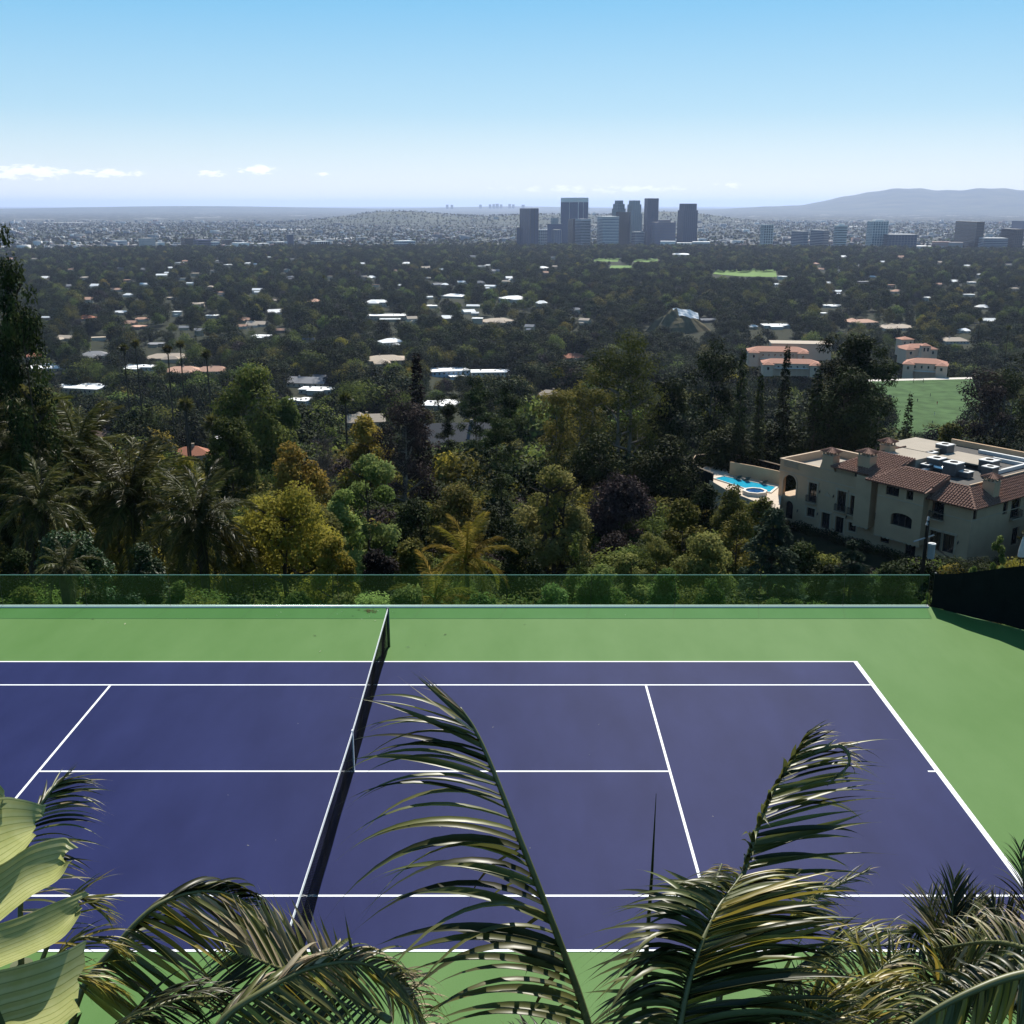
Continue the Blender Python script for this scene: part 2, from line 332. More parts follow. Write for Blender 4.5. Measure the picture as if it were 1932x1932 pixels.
# black windscreen fence at the right end
fence = thing('windscreen_fence', 'black mesh windscreen fence at the right end of the court', 'fence', (15.17, 14.8, 0))
WS = mat('black windscreen cloth', (.006, .008, .008), .95, .1, var=.3, scale=2, bump=.4, bscale=6)
def fz(t): return 0.97 + 0.92 * (t / 2.6) ** 1.15 if t < 2.6 else min(1.89 + (t - 2.6) * .42, 3.1)
dvx, dvy = 0.7282, -0.6854
for k in range(5):
    t0, t1 = k * 2.4, (k + 1) * 2.4; n = 6; vs = []; fs = []
    for i in range(n + 1):
        t = t0 + (t1 - t0) * i / n
        for z in (0.0, fz(t) * .5, fz(t)):
            off = .03 * math.sin(t * 4 + z); vs.append((t * dvx + off, t * dvy + off, z + .01))
    for i in range(n):
        for j in range(2): fs.append((i * 3 + j, i * 3 + 3 + j, i * 3 + 4 + j, i * 3 + 1 + j))
    MB().add(vs, fs).build('windscreen_panel', WS, fence)
    MB().tube([(t0 * dvx + .06, t0 * dvy + .06, 0), (t0 * dvx + .06, t0 * dvy + .06, fz(t0) + .04)], .03, 6).build('fence_post', STEEL, fence)

# leaf litter and scraps blown on to the court
LIT = [mat('dry leaf brown', (.20, .12, .05), .8, .2, trans=.2), mat('dry leaf pale', (.5, .48, .34), .8, .2), mat('dry leaf dark', (.05, .06, .03), .8, .2)]
lm = []
for k in range(3):
    a = .5 + .2 * k
    lm.append([MB().add([(-1, 0, .02), (0, -.32 * a, .12), (1, 0, .05), (0, .32 * a, .16), (0, 0, .0)], [(0, 1, 4), (1, 2, 4), (2, 3, 4), (3, 0, 4)]).mesh('fallen_leaf', q) for q in LIT])
def litter(px, py, s, c, grp, lab):
    q = at_z(px, py, 0.012); o = obj('fallen_leaf', random.choice(lm)[c], None, q, random.uniform(0, 6.3), (s, s, s))
    tag(o, lab, 'leaf', grp)
for k in range(26): litter(random.gauss(697, 9), random.gauss(1153, 2.5), random.uniform(.03, .08), 0, 'pile of dry leaves by the glass', 'brown dry leaf in the small pile beside the net post')
for k in range(16): litter(random.gauss(700, 70), random.uniform(1152, 1172), random.uniform(.02, .05), random.choice([1, 2]), 'leaf scraps near the net post', 'small leaf scrap lying on green court near the glass')
for px, py in [(594, 1199), (770, 1221), (803, 1217), (175, 1168), (204, 1174), (236, 1177), (354, 1168), (530, 1155), (522, 1161), (990, 1178), (840, 1197), (1180, 1160), (604, 1229)]:
    litter(px, py, random.uniform(.03, .06), random.choice([1, 2]), 'leaf scraps on the green margin', 'single leaf scrap on the green court margin')
for px, py in [(1130, 1367), (562, 1365), (1112, 1424), (520, 1585), (468, 1595), (806, 1402), (930, 1372), (430, 1500), (1000, 1600), (1345, 1540), (830, 1560)]:
    litter(px, py, random.uniform(.015, .03), 1, 'pale scraps on the blue court', 'tiny pale scrap lying on the blue playing area')
# ------------------------------------------------------------------ plants: leaf clouds and limbs
BARK = mat('bark', (.060, .048, .036), .95, .1, var=.35, scale=6); BARKL = mat('pale bark', (.20, .17, .14), .9, .2, var=.3, scale=5)
def unit(n):
    v = rng.normal(size=(n, 3)); return v / np.linalg.norm(v, axis=1, keepdims=True)
def nrm(v): return v / np.maximum(np.linalg.norm(v, axis=-1, keepdims=True), 1e-9)
def leaf_quads(P, D, Ls, Wd, tone, face=None):
    """one folded four-cornered leaf at each P, lying along D and turned to face"""
    n = len(P); D = nrm(D); B = nrm(np.cross(D, unit(n) if face is None else face)); Ls = np.broadcast_to(Ls, n)[:, None]; Wd = np.broadcast_to(Wd, n)[:, None]
    C = nrm(np.cross(D, B)); fold = Wd * rng.uniform(-.5, .5, (n, 1))
    V = np.stack([P, P + D * Ls * .45 + B * Wd * .5 + C * fold, P + D * Ls, P + D * Ls * .5 - B * Wd * .5 + C * fold], 1).reshape(-1, 3)
    F = np.arange(n * 4).reshape(-1, 4); return V, F, np.repeat(tone, 4)
def blob_leaves(blobs, n, L, Wd, shell=.55, up=.35, droop=0.0, flat=1.0):
    """leaves through the outer part of a set of clumps (centre, radius, tone)"""
    b = np.array([[*c, r, t] for c, r, t in blobs]); w = b[:, 3] ** 2; k = rng.choice(len(b), n, p=w / w.sum())
    d = unit(n); d[:, 2] = d[:, 2] * .8 + .12; rr = b[k, 3] * (1 - shell * rng.random(n) ** 1.7)
    P = b[k, :3] + d * rr[:, None] * np.array([1, 1, flat]); f = d + unit(n) * .55; f[:, 2] += .25 + .3 * up; D = np.cross(f, unit(n)); D[:, 2] -= droop * .6; D += d * .25
    t = np.clip(b[k, 4] + rng.normal(0, .14, n), 0, 1)
    return leaf_quads(P, D, L * rng.uniform(.6, 1.3, n), Wd * rng.uniform(.6, 1.3, n), t, f)
def join(parts):
    V = []; F = []; T = []; o = 0
    for v, f, t in parts: V.append(v); F.append(f + o); T.append(t); o += len(v)
    return np.concatenate(V), np.concatenate(F), np.concatenate(T)
def limbs(rs, A, nb, fork, r0, spread, m, lean=.06, n=6, stems=1):
    mb = MB(); tips = []
    for s in range(stems):
        a0 = rs.uniform(0, 6.28); o = 0 if stems == 1 else .12
        top = Vector((math.cos(a0) * (lean + o * 2), math.sin(a0) * (lean + o * 2), A * .8)); base = Vector((math.cos(a0) * o, math.sin(a0) * o, -.12 * A))
        q = [base.lerp(top, k / 6) + Vector((rs.gauss(0, .02), rs.gauss(0, .02), 0)) for k in range(7)]
        mb.tube(q, [r0 * (1.25 - .19 * k) for k in range(7)], n)
        for b in range(nb):
            z = fork + (0.92 - fork) * (b + rs.random()) / nb; k = max(0.0, min(5.99, (z * A + .12 * A) / (.92 * A) * 6)); p = q[int(k)].lerp(q[int(k) + 1], k - int(k))
            a = b * 2.4 + rs.uniform(-.5, .5); l = spread * (1.1 - .55 * (z - fork) / (1 - fork)) * rs.uniform(.7, 1.1)
            e = p + Vector((math.cos(a) * l, math.sin(a) * l, l * rs.uniform(.35, .8)))
            mid = p.lerp(e, .5) + Vector((0, 0, -.05 * l)); mb.tube([p, mid, e], [r0 * .45, r0 * .3, r0 * .08], 4, False); tips.append(e)
            for _ in range(2):
                e2 = mid + Vector((rs.gauss(0, .3), rs.gauss(0, .3), rs.uniform(.15, .5))) * l; mb.tube([mid, e2], [r0 * .22, r0 * .05], 3, False); tips.append(e2)
    return mb, tips
def g_broad(seed, A=2.0, n=5200, L=.085, nb=34, low=.22, clump=.36, stems=1, dens=1.0):
    rs = random.Random(seed); mb, tips = limbs(rs, A, 9, .3, .07, .6, None, stems=stems); bl = []
    for k in range(nb):
        d = unit(1)[0]; r = rs.uniform(.55, 1.0) ** .5
        z = A * (low + (1 - low) * .5) + d[2] * A * (1 - low) * .42 * r
        w = .68 * r * (1.0 if d[2] < .3 else 1.05 - .35 * d[2])
        bl.append(((d[0] * w, d[1] * w, z), clump * rs.uniform(.6, 1.15), rs.random()))
    return mb, blob_leaves(bl, n, L, L * .6)
def g_euc(seed, A=3.2, n=5600, L=.075, stems=2):
    rs = random.Random(seed); mb, tips = limbs(rs, A, 10, .35, .075, .65, None, stems=stems); bl = []
    for e in tips:
        if e.z > A * .28: bl.append(((e.x * 1.15, e.y * 1.15, e.z + .05), rs.uniform(.16, .36), rs.random()))
    for k in range(16):
        d = unit(1)[0]; bl.append(((d[0] * .6, d[1] * .6, A * .66 + d[2] * A * .3), rs.uniform(.2, .38), rs.random()))
    return mb, blob_leaves(bl, n, L, L * .35, droop=.55)
def g_conifer(seed, A=3.6, n=5200, L=.10, droop=.12, wid=1.0, gap=.055, base=.10, jag=.35):
    rs = random.Random(seed); mb = MB(); mb.tube([(0, 0, -.1 * A), (0, 0, A * .5), (.02, 0, A)], [.06, .04, .006], 6); P = []; D = []; T = []
    z = base
    while z < .985:
        l0 = wid * (1 - z) ** .75 * (.55 if z < base + .05 else 1)
        for k in range(rs.randint(5, 8)):
            a = rs.uniform(0, 6.28); l = l0 * rs.uniform(1 - jag * 1.6, 1.05); c, s = math.cos(a), math.sin(a); rise = rs.uniform(-.1, .25); tn_ = rs.random()
            if l < .04: continue
            mb.tube([(0, 0, z * A), (c * l * .5, s * l * .5, z * A + l * (rise * .5)), (c * l, s * l, z * A + l * (rise - droop * 2))], [.014, .01, .003], 3, False)
            m = max(6, int(l * 26)); f = rs.random() + np.arange(m); f = np.sqrt((np.arange(m) + rng.random(m)) / m)
            side = rng.normal(0, .13 * l, m) * (.4 + f)
            P.append(np.stack([c * l * f - s * side, s * l * f + c * side, z * A + l * (rise * f - droop * 2 * f * f) + rng.normal(0, .02, m)], 1))
            D.append(np.stack([c * .8 - s * np.sign(side) * .6 + 0 * f, s * .8 + c * np.sign(side) * .6 + 0 * f, rng.uniform(-.7, .15, m)], 1)); T.append(np.clip(tn_ + rng.normal(0, .15, m), 0, 1))
        z += gap * rs.uniform(.5, 1.2) / A * 3
    P = np.concatenate(P); D = np.concatenate(D); T = np.concatenate(T); k = rng.choice(len(P), n, replace=True)
    return mb, leaf_quads(P[k] + rng.normal(0, .025, (n, 3)), D[k] + rng.normal(0, .3, (n, 3)), L * rng.uniform(.6, 1.4, n), L * .35 * rng.uniform(.7, 1.3, n), T[k])
def g_cypress(seed, A=4.0, n=4200, L=.10):
    rs = random.Random(seed); mb = MB(); mb.tube([(0, 0, -.1 * A), (0, 0, A * .9)], [.07, .01], 6); bl = []
    for k in range(46):
        z = rs.uniform(.05, .98); w = .72 * min(1, (1 - z) * 2.6) ** .7 * min(1, .5 + z * 2); a = rs.uniform(0, 6.28)
        bl.append(((math.cos(a) * w * .75, math.sin(a) * w * .75, z * A), .16 + .22 * w * rs.random(), rs.random()))
    return mb, blob_leaves(bl, n, L, L * .4, up=.9, flat=1.7)
def g_pine(seed, A=2.6, n=5200, L=.085, fork=.38):
    rs = random.Random(seed); mb, tips = limbs(rs, A, 11, fork, .06, .75, None, lean=.1); bl = []
    for e in tips: bl.append(((e.x, e.y, e.z), rs.uniform(.12, .26), rs.random()))
    for k in range(10):
        a = rs.uniform(0, 6.28); r = rs.uniform(0, .6); bl.append(((math.cos(a) * r, math.sin(a) * r, A * rs.uniform(.68, .92)), rs.uniform(.18, .32), rs.random()))
    return mb, blob_leaves(bl, n, L, L * .22, up=.6, shell=.9, flat=.7)
def g_bare(seed, A=2.2):
    rs = random.Random(seed); mb, tips = limbs(rs, A, 9, .25, .06, .6, None, stems=2); tw = []
    for e in tips:
        for _ in range(26): tw.append((np.array(e) * rs.uniform(.75, 1.0), np.array([rs.gauss(e.x, .5), rs.gauss(e.y, .5), rs.uniform(.2, 1.2)]), rs.random()))
    P = np.array([t[0] for t in tw]); D = np.array([t[1] for t in tw]); n = len(P); k = np.repeat(np.arange(n), 2)
    return mb, leaf_quads(P[k] + rng.normal(0, .05, (2 * n, 3)), D[k] + rng.normal(0, .3, (2 * n, 3)), rng.uniform(.15, .5, 2 * n), .012, np.array([t[2] for t in tw])[k])
def pinnate(L, nleaf, ll, wid, arch, seed, droop=.5, tilt=.9, twist=.15):
    """one feather frond along +x, arching down: leaflets as narrow folded blades"""
    rs = np.random.default_rng(seed); t = np.linspace(.12, 1, nleaf); X_ = L * (t - .12 * arch * t ** 3); Z_ = L * (tilt * t * .5 - arch * t * t * .6)
    P = []; D = []; LL = []
    for s in (-1, 1):
        P.append(np.stack([X_, 0 * t, Z_], 1)); D.append(np.stack([.35 + .9 * t, s * (1.05 - .5 * t), -.12 - droop * rs.random(nleaf) + rs.normal(0, twist, nleaf)], 1)); LL.append(ll * np.sin(np.pi * (t * .82 + .14)) ** .6 * rs.uniform(.8, 1.1, nleaf))
    P = np.concatenate(P); D = nrm(np.concatenate(D)); LL = np.concatenate(LL); n = len(P); k = 3
    V, F, T = leaf_quads(P, D, LL, wid, np.clip(rs.normal(.5, .25, n), 0, 1))
    V = V.copy(); tip = V.reshape(-1, 4, 3); tip[:, 2, 2] -= LL * droop * .35
    tt = np.linspace(0, 1, 9); mb = MB(); mb.tube([(L * (q - .12 * arch * q ** 3), 0, L * (tilt * q * .5 - arch * q * q * .6)) for q in tt], [.035 * L / 3 * (1.1 - q) + .004 for q in tt], 4, False)
    o = len(V); V2 = np.array(mb.v); F2 = np.array(mb.f)
    return np.concatenate([tip.reshape(-1, 3), V2]), np.concatenate([F, F2 + o]), np.concatenate([T, np.full(len(V2), .9)])

LM = {
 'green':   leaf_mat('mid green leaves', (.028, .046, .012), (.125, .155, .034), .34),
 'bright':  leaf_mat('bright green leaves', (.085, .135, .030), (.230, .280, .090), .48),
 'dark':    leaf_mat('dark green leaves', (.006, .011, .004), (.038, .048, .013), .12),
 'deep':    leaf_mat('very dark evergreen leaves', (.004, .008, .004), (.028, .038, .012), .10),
 'olive':   leaf_mat('olive leaves', (.045, .048, .012), (.165, .150, .034), .32),
 'autumn':  leaf_mat('autumn yellow leaves', (.130, .115, .020), (.300, .250, .042), .46, val=.15),
 'rust':    leaf_mat('rusty orange leaves', (.100, .072, .016), (.215, .160, .030), .40),
 'plum':    leaf_mat('dark plum leaves', (.018, .014, .014), (.042, .030, .028), .15),
 'grey':    leaf_mat('bare grey twigs', (.070, .060, .055), (.130, .110, .100), .05),
 'pine':    leaf_mat('pine needles', (.007, .014, .006), (.052, .070, .022), .16),
 'cedar':   leaf_mat('blue green cedar needles', (.022, .038, .026), (.060, .082, .050), .18),
 'pale':    leaf_mat('pale yellow green leaves', (.095, .105, .026), (.230, .220, .070), .46),
 'gloss':   leaf_mat('glossy dark leaves', (.014, .028, .010), (.035, .058, .018), .12, rough=.5, spec=.10),
 'palm':    leaf_mat('palm fronds', (.028, .034, .008), (.115, .112, .030), .36, rough=.45, spec=.18),
 'gold':    leaf_mat('golden fern fronds', (.130, .105, .018), (.280, .210, .035), .35)}
GEN = {'tallpine': (g_broad, dict(A=6, n=9000, nb=70, clump=.34, low=.15, L=.08)), 'broad': (g_broad, {}), 'dome': (g_broad, dict(A=1.75, stems=4, clump=.26, nb=60, low=.12)), 'bush': (g_broad, dict(A=1.35, low=.0, L=.10, n=4200, nb=40)),
       'leafy': (g_broad, dict(A=2.3, L=.13, n=2600, clump=.3, nb=30)), 'euc': (g_euc, {}), 'conifer': (g_conifer, {}), 'spire': (g_conifer, dict(A=6.5, wid=1.0, L=.14, n=5200, gap=.055, jag=.4)),
       'cedar': (g_conifer, dict(A=2.0, wid=1.05, gap=.07, droop=.10, base=.10, L=.12, n=9500, jag=.3)), 'cypress': (g_cypress, {}), 'pine': (g_pine, {}), 'bare': (g_bare, {})}
CANON = {'tallpine': 6.0, 'broad': 2.0, 'dome': 1.75, 'bush': 1.35, 'leafy': 2.3, 'euc': 3.2, 'conifer': 3.6, 'spire': 6.5, 'cedar': 2.0, 'cypress': 4.0, 'pine': 2.6, 'bare': 2.2}
TNAME = {'tallpine': 'pine_tree', 'broad': 'broadleaf_tree', 'dome': 'broadleaf_tree', 'bush': 'shrub', 'leafy': 'broadleaf_tree', 'euc': 'eucalyptus_tree', 'conifer': 'conifer_tree', 'spire': 'conifer_tree', 'cedar': 'cedar_tree', 'cypress': 'cypress_tree', 'pine': 'pine_tree', 'bare': 'bare_tree'}
_cache = {}
def crown_mesh(kind, leaf, var, low=False, A=None, L=None):
    """trunk and crown meshes of a tree whose height is A times its half width"""
    A = CANON[kind] if A is None else round(A * 4) / 4
    key = (kind, leaf, var, low, A, None if L is None else round(L * 60))
    if key not in _cache:
        g, kw = GEN[kind]; kw = dict(kw); kw['A'] = A
        if kind != 'bare':
            L0 = kw.get('L', .085); n0 = kw.get('n', 5200)
            if low: kw.update(n=1500, L=.125)
            elif L is not None: kw.update(L=L, n=int(min(17000, n0 * (A / CANON[kind]) * (L0 / L) ** 1.7)))
        mb, (V, F, T) = g(var * 17 + len(kind), **kw)
        _cache[key] = (mb.mesh('trunk', BARKL if kind in ('euc',) else BARK), raw_mesh('crown', V, F, LM[leaf], T))
    return _cache[key]
BOXES = []        # (x0, y0, x1, y1, distance) of places in the view that trees in front must leave open
def px_of(P):
    d = np.array(P) - CAM; f = np.array([0, math.cos(PITCH), -math.sin(PITCH)]); u = np.array([0, math.sin(PITCH), math.cos(PITCH)]); z = d @ f
    return 966 + FOC * d[0] / z, 966 - FOC * (d @ u) / z, z
def tree_at(x, y, hw, H, kind, leaf, label, group=None, low=False, var=None, sink=.3, L=None, A=None):
    z = float(ground(x, y)) - sink; var = random.randrange(3) if var is None else var
    A = CANON[kind] if A is None else A; tm, cm = crown_mesh(kind, leaf, var, low, A, L); A = round(A * 4) / 4
    t = thing(TNAME[kind], label, 'shrub' if kind == 'bush' else 'tree', (x, y, z), random.uniform(0, 6.28), group)
    sc = (hw, hw, H / A); obj('trunk', tm, t, scale=sc); obj('crown', cm, t, scale=sc); return t
def tree_px(px, top, Y, hwpx, kind, leaf, label, **k):
    """a tree that stands on the slope at distance Y and whose top shows at (px, top)"""
    q = at_y(px, top, Y); g = float(ground(q.x, q.y)); d = px_of(q)[2]
    hw = hwpx * d / FOC; H = q.z - g + .3; sz = {'leafy': 6.8, 'bush': 6.8, 'cedar': 8.0, 'conifer': 7.5, 'spire': 7.0, 'euc': 6.5, 'pine': 7.0}.get(kind, 6.5)
    yb = px_of((q.x, q.y, g))[1]; BOXES.append((px - hwpx * .7, top, px + hwpx * .7, top + min(.5 * (yb - top), 75 if Y < 60 else 130), d))
    return tree_at(q.x, q.y, hw, H, kind, leaf, label, L=min(.16, max(.05, sz / hwpx)), A=min(9.0, max(1.0, H / hw)), **k)

# the trees and shrubs that stand out, one by one
T_ = tree_px
T_(8, 345, 42, 62, 'tallpine', 'pine', 'tall dark pine at the left edge rising above the horizon', var=1)
T_(-8, 505, 46, 84, 'broad', 'dark', 'dense black green tree under the tall pine at the left edge')
T_(18, 660, 52, 70, 'broad', 'olive', 'brownish olive tree below the dark left edge pine')
T_(112, 712, 84, 44, 'leafy', 'pale', 'small pale yellow tree in front of the flat roofed white house')
T_(45, 745, 60, 55, 'broad', 'olive', 'olive tree behind the feather palms at the left')
T_(272, 806, 62, 58, 'leafy', 'autumn', 'golden autumn tree above the left date palm')
T_(352, 838, 58, 56, 'leafy', 'autumn', 'amber autumn tree between the date palms and the terracotta roof', var=2)
T_(210, 850, 60, 60, 'broad', 'olive', 'olive brown tree left of the golden autumn tree')
T_(470, 682, 150, 82, 'broad', 'green', 'tall leafy green tree standing left of the bare grey tree', var=0)
T_(533, 722, 165, 45, 'leafy', 'bright', 'slim bright green tree beside the white flat roofs')
T_(430, 760, 120, 55, 'broad', 'green', 'green tree with loose crown below the tall leafy one', var=2)
T_(592, 785, 130, 46, 'bare', 'grey', 'bare grey twiggy tree behind the orange autumn crown')
T_(556, 816, 92, 64, 'broad', 'rust', 'round orange autumn tree in front of the bare grey tree')
T_(690, 772, 135, 52, 'broad', 'autumn', 'rounded yellow autumn tree left of the dark plum tree')
T_(692, 826, 66, 78, 'leafy', 'bright', 'bright light green leafy tree in the middle of the slope', var=1)
T_(640, 900, 60, 50, 'leafy', 'bright', 'light green sapling left of the bright leafy tree', var=2)
T_(535, 905, 40, 128, 'leafy', 'autumn', 'large golden yellow tree right of the date palms', var=0)
T_(478, 915, 48, 80, 'leafy', 'autumn', 'golden tree standing close behind the right date palm', var=1)
T_(604, 935, 46, 70, 'leafy', 'pale', 'yellow green tree filling the gap right of the large golden tree', var=2)
T_(440, 960, 38, 60, 'leafy', 'autumn', 'small golden tree filling the gap beside the right date palm')
T_(625, 985, 34, 60, 'leafy', 'autumn', 'golden shrub like tree right of the large golden tree', var=1)
T_(128, 965, 30, 88, 'bush', 'gloss', 'dark glossy shrub at the left below the feather palms')
T_(262, 1003, 27, 60, 'bush', 'gloss', 'glossy leaved shrub under the left date palm')
T_(30, 1020, 27, 60, 'bush', 'dark', 'dark shrub at the left edge above the glass railing')
T_(335, 1085, 22, 50, 'leafy', 'bright', 'bright leaved shrub behind the glass below the right date palm')
T_(785, 660, 128, 46, 'spire', 'plum', 'tall purplish dark conifer left of the slate roof house')
T_(752, 730, 122, 60, 'euc', 'plum', 'broad purplish dark tree beside the slate roof house', var=0)
T_(900, 690, 168, 46, 'pine', 'pine', 'flat topped dark pine before the white modern house')
T_(962, 702, 160, 50, 'pine', 'pine', 'dark pine standing behind the slate roof', var=2)
T_(842, 720, 172, 36, 'pine', 'pine', 'smaller dark pine left of the flat topped one', var=0)
T_(940, 760, 112, 44, 'pine', 'pine', 'dark open pine in front of the slate roof house', var=1)
T_(1048, 686, 140, 46, 'euc', 'olive', 'thin tall multi stemmed tree right of the slate roof house', var=1)
T_(1190, 622, 172, 92, 'euc', 'green', 'very tall spreading eucalyptus in the middle right', var=2)
T_(1110, 690, 160, 50, 'euc', 'olive', 'olive eucalyptus left of the very tall one', var=0)
T_(1338, 618, 186, 66, 'euc', 'dark', 'tall dark eucalyptus right of the very tall one', var=1)
T_(1262, 690, 178, 50, 'broad', 'dark', 'dark rounded tree between the two tall eucalyptus')
T_(1403, 655, 172, 30, 'spire', 'pine', 'narrow dark spire tree left of the red tiled school roof')
T_(1437, 700, 168, 30, 'spire', 'pine', 'short narrow conifer between two dark spires')
T_(1487, 648, 176, 32, 'spire', 'pine', 'dark spire tree in front of the school roof')
T_(1545, 690, 170, 44, 'conifer', 'pine', 'dark conifer left of the huge dark evergreen')
T_(1572, 622, 182, 46, 'euc', 'dark', 'left crown of the huge dark evergreen clump', var=0)
T_(1622, 603, 184, 62, 'broad', 'dark', 'huge dark evergreen topping the trees by the school', var=1)
T_(1668, 628, 180, 46, 'euc', 'dark', 'right crown of the huge dark evergreen clump', var=2)
T_(1600, 700, 168, 78, 'broad', 'dark', 'dark wide tree at the foot of the huge evergreen')
T_(1718, 738, 186, 27, 'conifer', 'dark', 'small dark conifer at the left edge of the sports field')
T_(1858, 690, 196, 62, 'euc', 'plum', 'dark bronze tree right of the sports field', var=1)
T_(1925, 660, 205, 60, 'euc', 'dark', 'tall dark tree at the right edge behind the mansion', var=0)
T_(1800, 792, 182, 58, 'bush', 'olive', 'low olive tree at the foot of the sports field')
T_(1870, 800, 172, 60, 'broad', 'dark', 'dark low tree behind the mansion roof')
T_(1045, 858, 74, 86, 'dome', 'pale', 'dome shaped pale tree with many fine stems', var=0)
T_(1172, 888, 98, 72, 'broad', 'plum', 'dark plum coloured tree right of the dome shaped tree')
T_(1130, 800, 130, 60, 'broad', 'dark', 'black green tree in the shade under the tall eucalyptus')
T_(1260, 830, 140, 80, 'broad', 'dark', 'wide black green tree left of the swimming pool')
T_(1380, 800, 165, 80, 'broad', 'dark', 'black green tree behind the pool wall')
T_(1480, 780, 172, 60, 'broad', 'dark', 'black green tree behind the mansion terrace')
T_(946, 872, 86, 34, 'cypress', 'dark', 'dark green cypress left of the dome shaped tree')
T_(862, 902, 84, 60, 'broad', 'olive', 'dull olive tree left of the dark cypress')
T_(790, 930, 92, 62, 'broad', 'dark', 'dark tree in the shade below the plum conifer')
T_(1095, 992, 32, 40, 'cypress', 'green', 'upright dark green shrub above the railing in the middle', var=1)
T_(1192, 1006, 32, 50, 'bush', 'pale', 'pale topped shrub with layered leaves above the railing', var=0)
T_(1130, 1055, 24, 62, 'bush', 'bright', 'bright green shrub behind the glass in the middle', var=1)
T_(1040, 1075, 22, 52, 'bush', 'bright', 'bright green low shrub behind the glass left of the middle', var=2)
T_(1255, 1062, 24, 44, 'bush', 'bright', 'light green shrub behind the glass below the pool')
T_(1345, 1072, 26, 46, 'bush', 'green', 'mid green shrub behind the glass left of the cedar')
T_(1290, 928, 62, 54, 'broad', 'olive', 'lit olive tree below the pool terrace', var=0)
T_(1330, 985, 46, 70, 'broad', 'pale', 'sunlit yellow green tree left of the cedar', var=2)
T_(1240, 985, 44, 42, 'pine', 'pale', 'light green pine left of the sunlit yellow green tree', var=1)
T_(1395, 955, 72, 50, 'broad', 'olive', 'olive tree below the pool deck wall')
T_(1462, 950, 58, 104, 'cedar', 'cedar', 'blue green cedar in front of the mansion', var=0)
T_(1612, 1016, 48, 86, 'cedar', 'cedar', 'rounded blue green cedar behind the glass below the mansion', var=1)
T_(715, 1015, 34, 52, 'bush', 'plum', 'brown twiggy shrub left of the golden fern')
T_(775, 1000, 36, 60, 'broad', 'olive', 'brownish tree behind the golden fern', var=1)
T_(985, 1010, 40, 60, 'broad', 'dark', 'dark tree right of the golden fern')
T_(640, 1075, 21, 44, 'bush', 'pale', 'yellow green shrub behind the glass left of the net')
T_(560, 1082, 21, 42, 'bush', 'green', 'green shrub behind the glass below the large golden tree')
T_(770, 1095, 20, 56, 'bush', 'pale', 'yellow green shrub behind the glass right of the net', var=1)
T_(455, 1100, 20, 50, 'bush', 'dark', 'dark shrub behind the glass right of the date palms')
T_(40, 1095, 20, 50, 'bush', 'olive', 'olive shrub behind the glass at the left edge')
T_(165, 1100, 20, 46, 'bush', 'dark', 'dark shrub behind the glass below the glossy shrub')
T_(250, 1105, 20, 46, 'bush', 'gloss', 'glossy shrub behind the glass under the date palms', var=2)
T_(905, 1100, 20, 50, 'bush', 'green', 'green shrub behind the glass right of the golden fern stem')
T_(1470, 1105, 22, 34, 'bush', 'bright', 'light green shrub behind the glass at the foot of the cedar')
T_(1780, 1062, 36, 16, 'leafy', 'bright', 'lit sprig of leaves beside the black fence top', var=1)
T_(1840, 1045, 38, 16, 'leafy', 'bright', 'lit sprig of leaves in front of the mansion corner', var=2)
T_(1890, 990, 60, 18, 'leafy', 'bright', 'slender lit sapling by the closed white umbrella', var=0)
T_(1752, 1090, 19.5, 12, 'bush', 'bright', 'small green shrub showing between glass end and black fence')

T_(1338, 898, 119, 40, 'broad', 'dark', 'dark tree hiding the wall of the pool terrace, left one')
T_(1388, 916, 113, 48, 'broad', 'olive', 'olive tree hiding the wall of the pool terrace, middle one')
T_(1438, 934, 107, 46, 'broad', 'olive', 'olive tree hiding the wall of the pool terrace, right one', var=1)
T_(1520, 1008, 84, 46, 'bush', 'dark', 'dark shrub at the foot of the mansion arches')
T_(1690, 1060, 62, 56, 'bush', 'dark', 'dark shrub below the right part of the mansion')
T_(1560, 1052, 60, 54, 'bush', 'dark', 'dark shrub between the two cedars below the mansion')
T_(1800, 1085, 46, 50, 'bush', 'dark', 'dark shrub behind the black fence below the mansion')

# palms with feather fronds
def feather_palm(px, top, Y, rpx, label, leaf='palm', nf=46, arch=1.0, name='date_palm', flat=0.0, tr=.22):
    q = at_y(px, top, Y); d = px_of(q)[2]; R = rpx * d / FOC; g = float(ground(q.x, q.y)); zc = q.z - R * .55
    t = thing(name, label, 'palm', (q.x, q.y, g), 0)
    h = max(zc - g, .5); MB().tube([(0, 0, -.3), (.05, 0, h * .5), (0, 0, h)], [tr * 1.1, tr, tr * 1.25], 9).build('trunk', BARK, t)
    ms = []
    for i, (a, tl) in enumerate([(.9, 1.5), (1.2, 1.1), (1.5, .7), (1.7, .2)]):
        V, F, T = pinnate(R * 1.15, 84, R * .23, R * .014, a * arch, 5 + i, tilt=tl); ms.append(raw_mesh('frond', V, F, LM[leaf], T))
    for k in range(nf):
        f = k / nf; i = min(3, int(f * 4)); fr = obj('frond', ms[i], t, (0, 0, h)); fr.rotation_euler = (random.gauss(0, .12), math.radians(-52 + 85 * f + flat) + random.gauss(0, .08), k * 2.399); s = random.uniform(.85, 1.08); fr.scale = (s, s, s)
    return t
feather_palm(243, 872, 43, 135, 'large date palm with arching dark fronds at the left', nf=54)
feather_palm(372, 925, 37, 118, 'second date palm with drooping fronds, right of the large one', nf=50)
feather_palm(22, 775, 44, 140, 'feather palm with hanging fronds at the left edge', nf=40, arch=1.3)
feather_palm(140, 800, 48, 120, 'feather palm with glinting fronds left of the large date palm', nf=40)
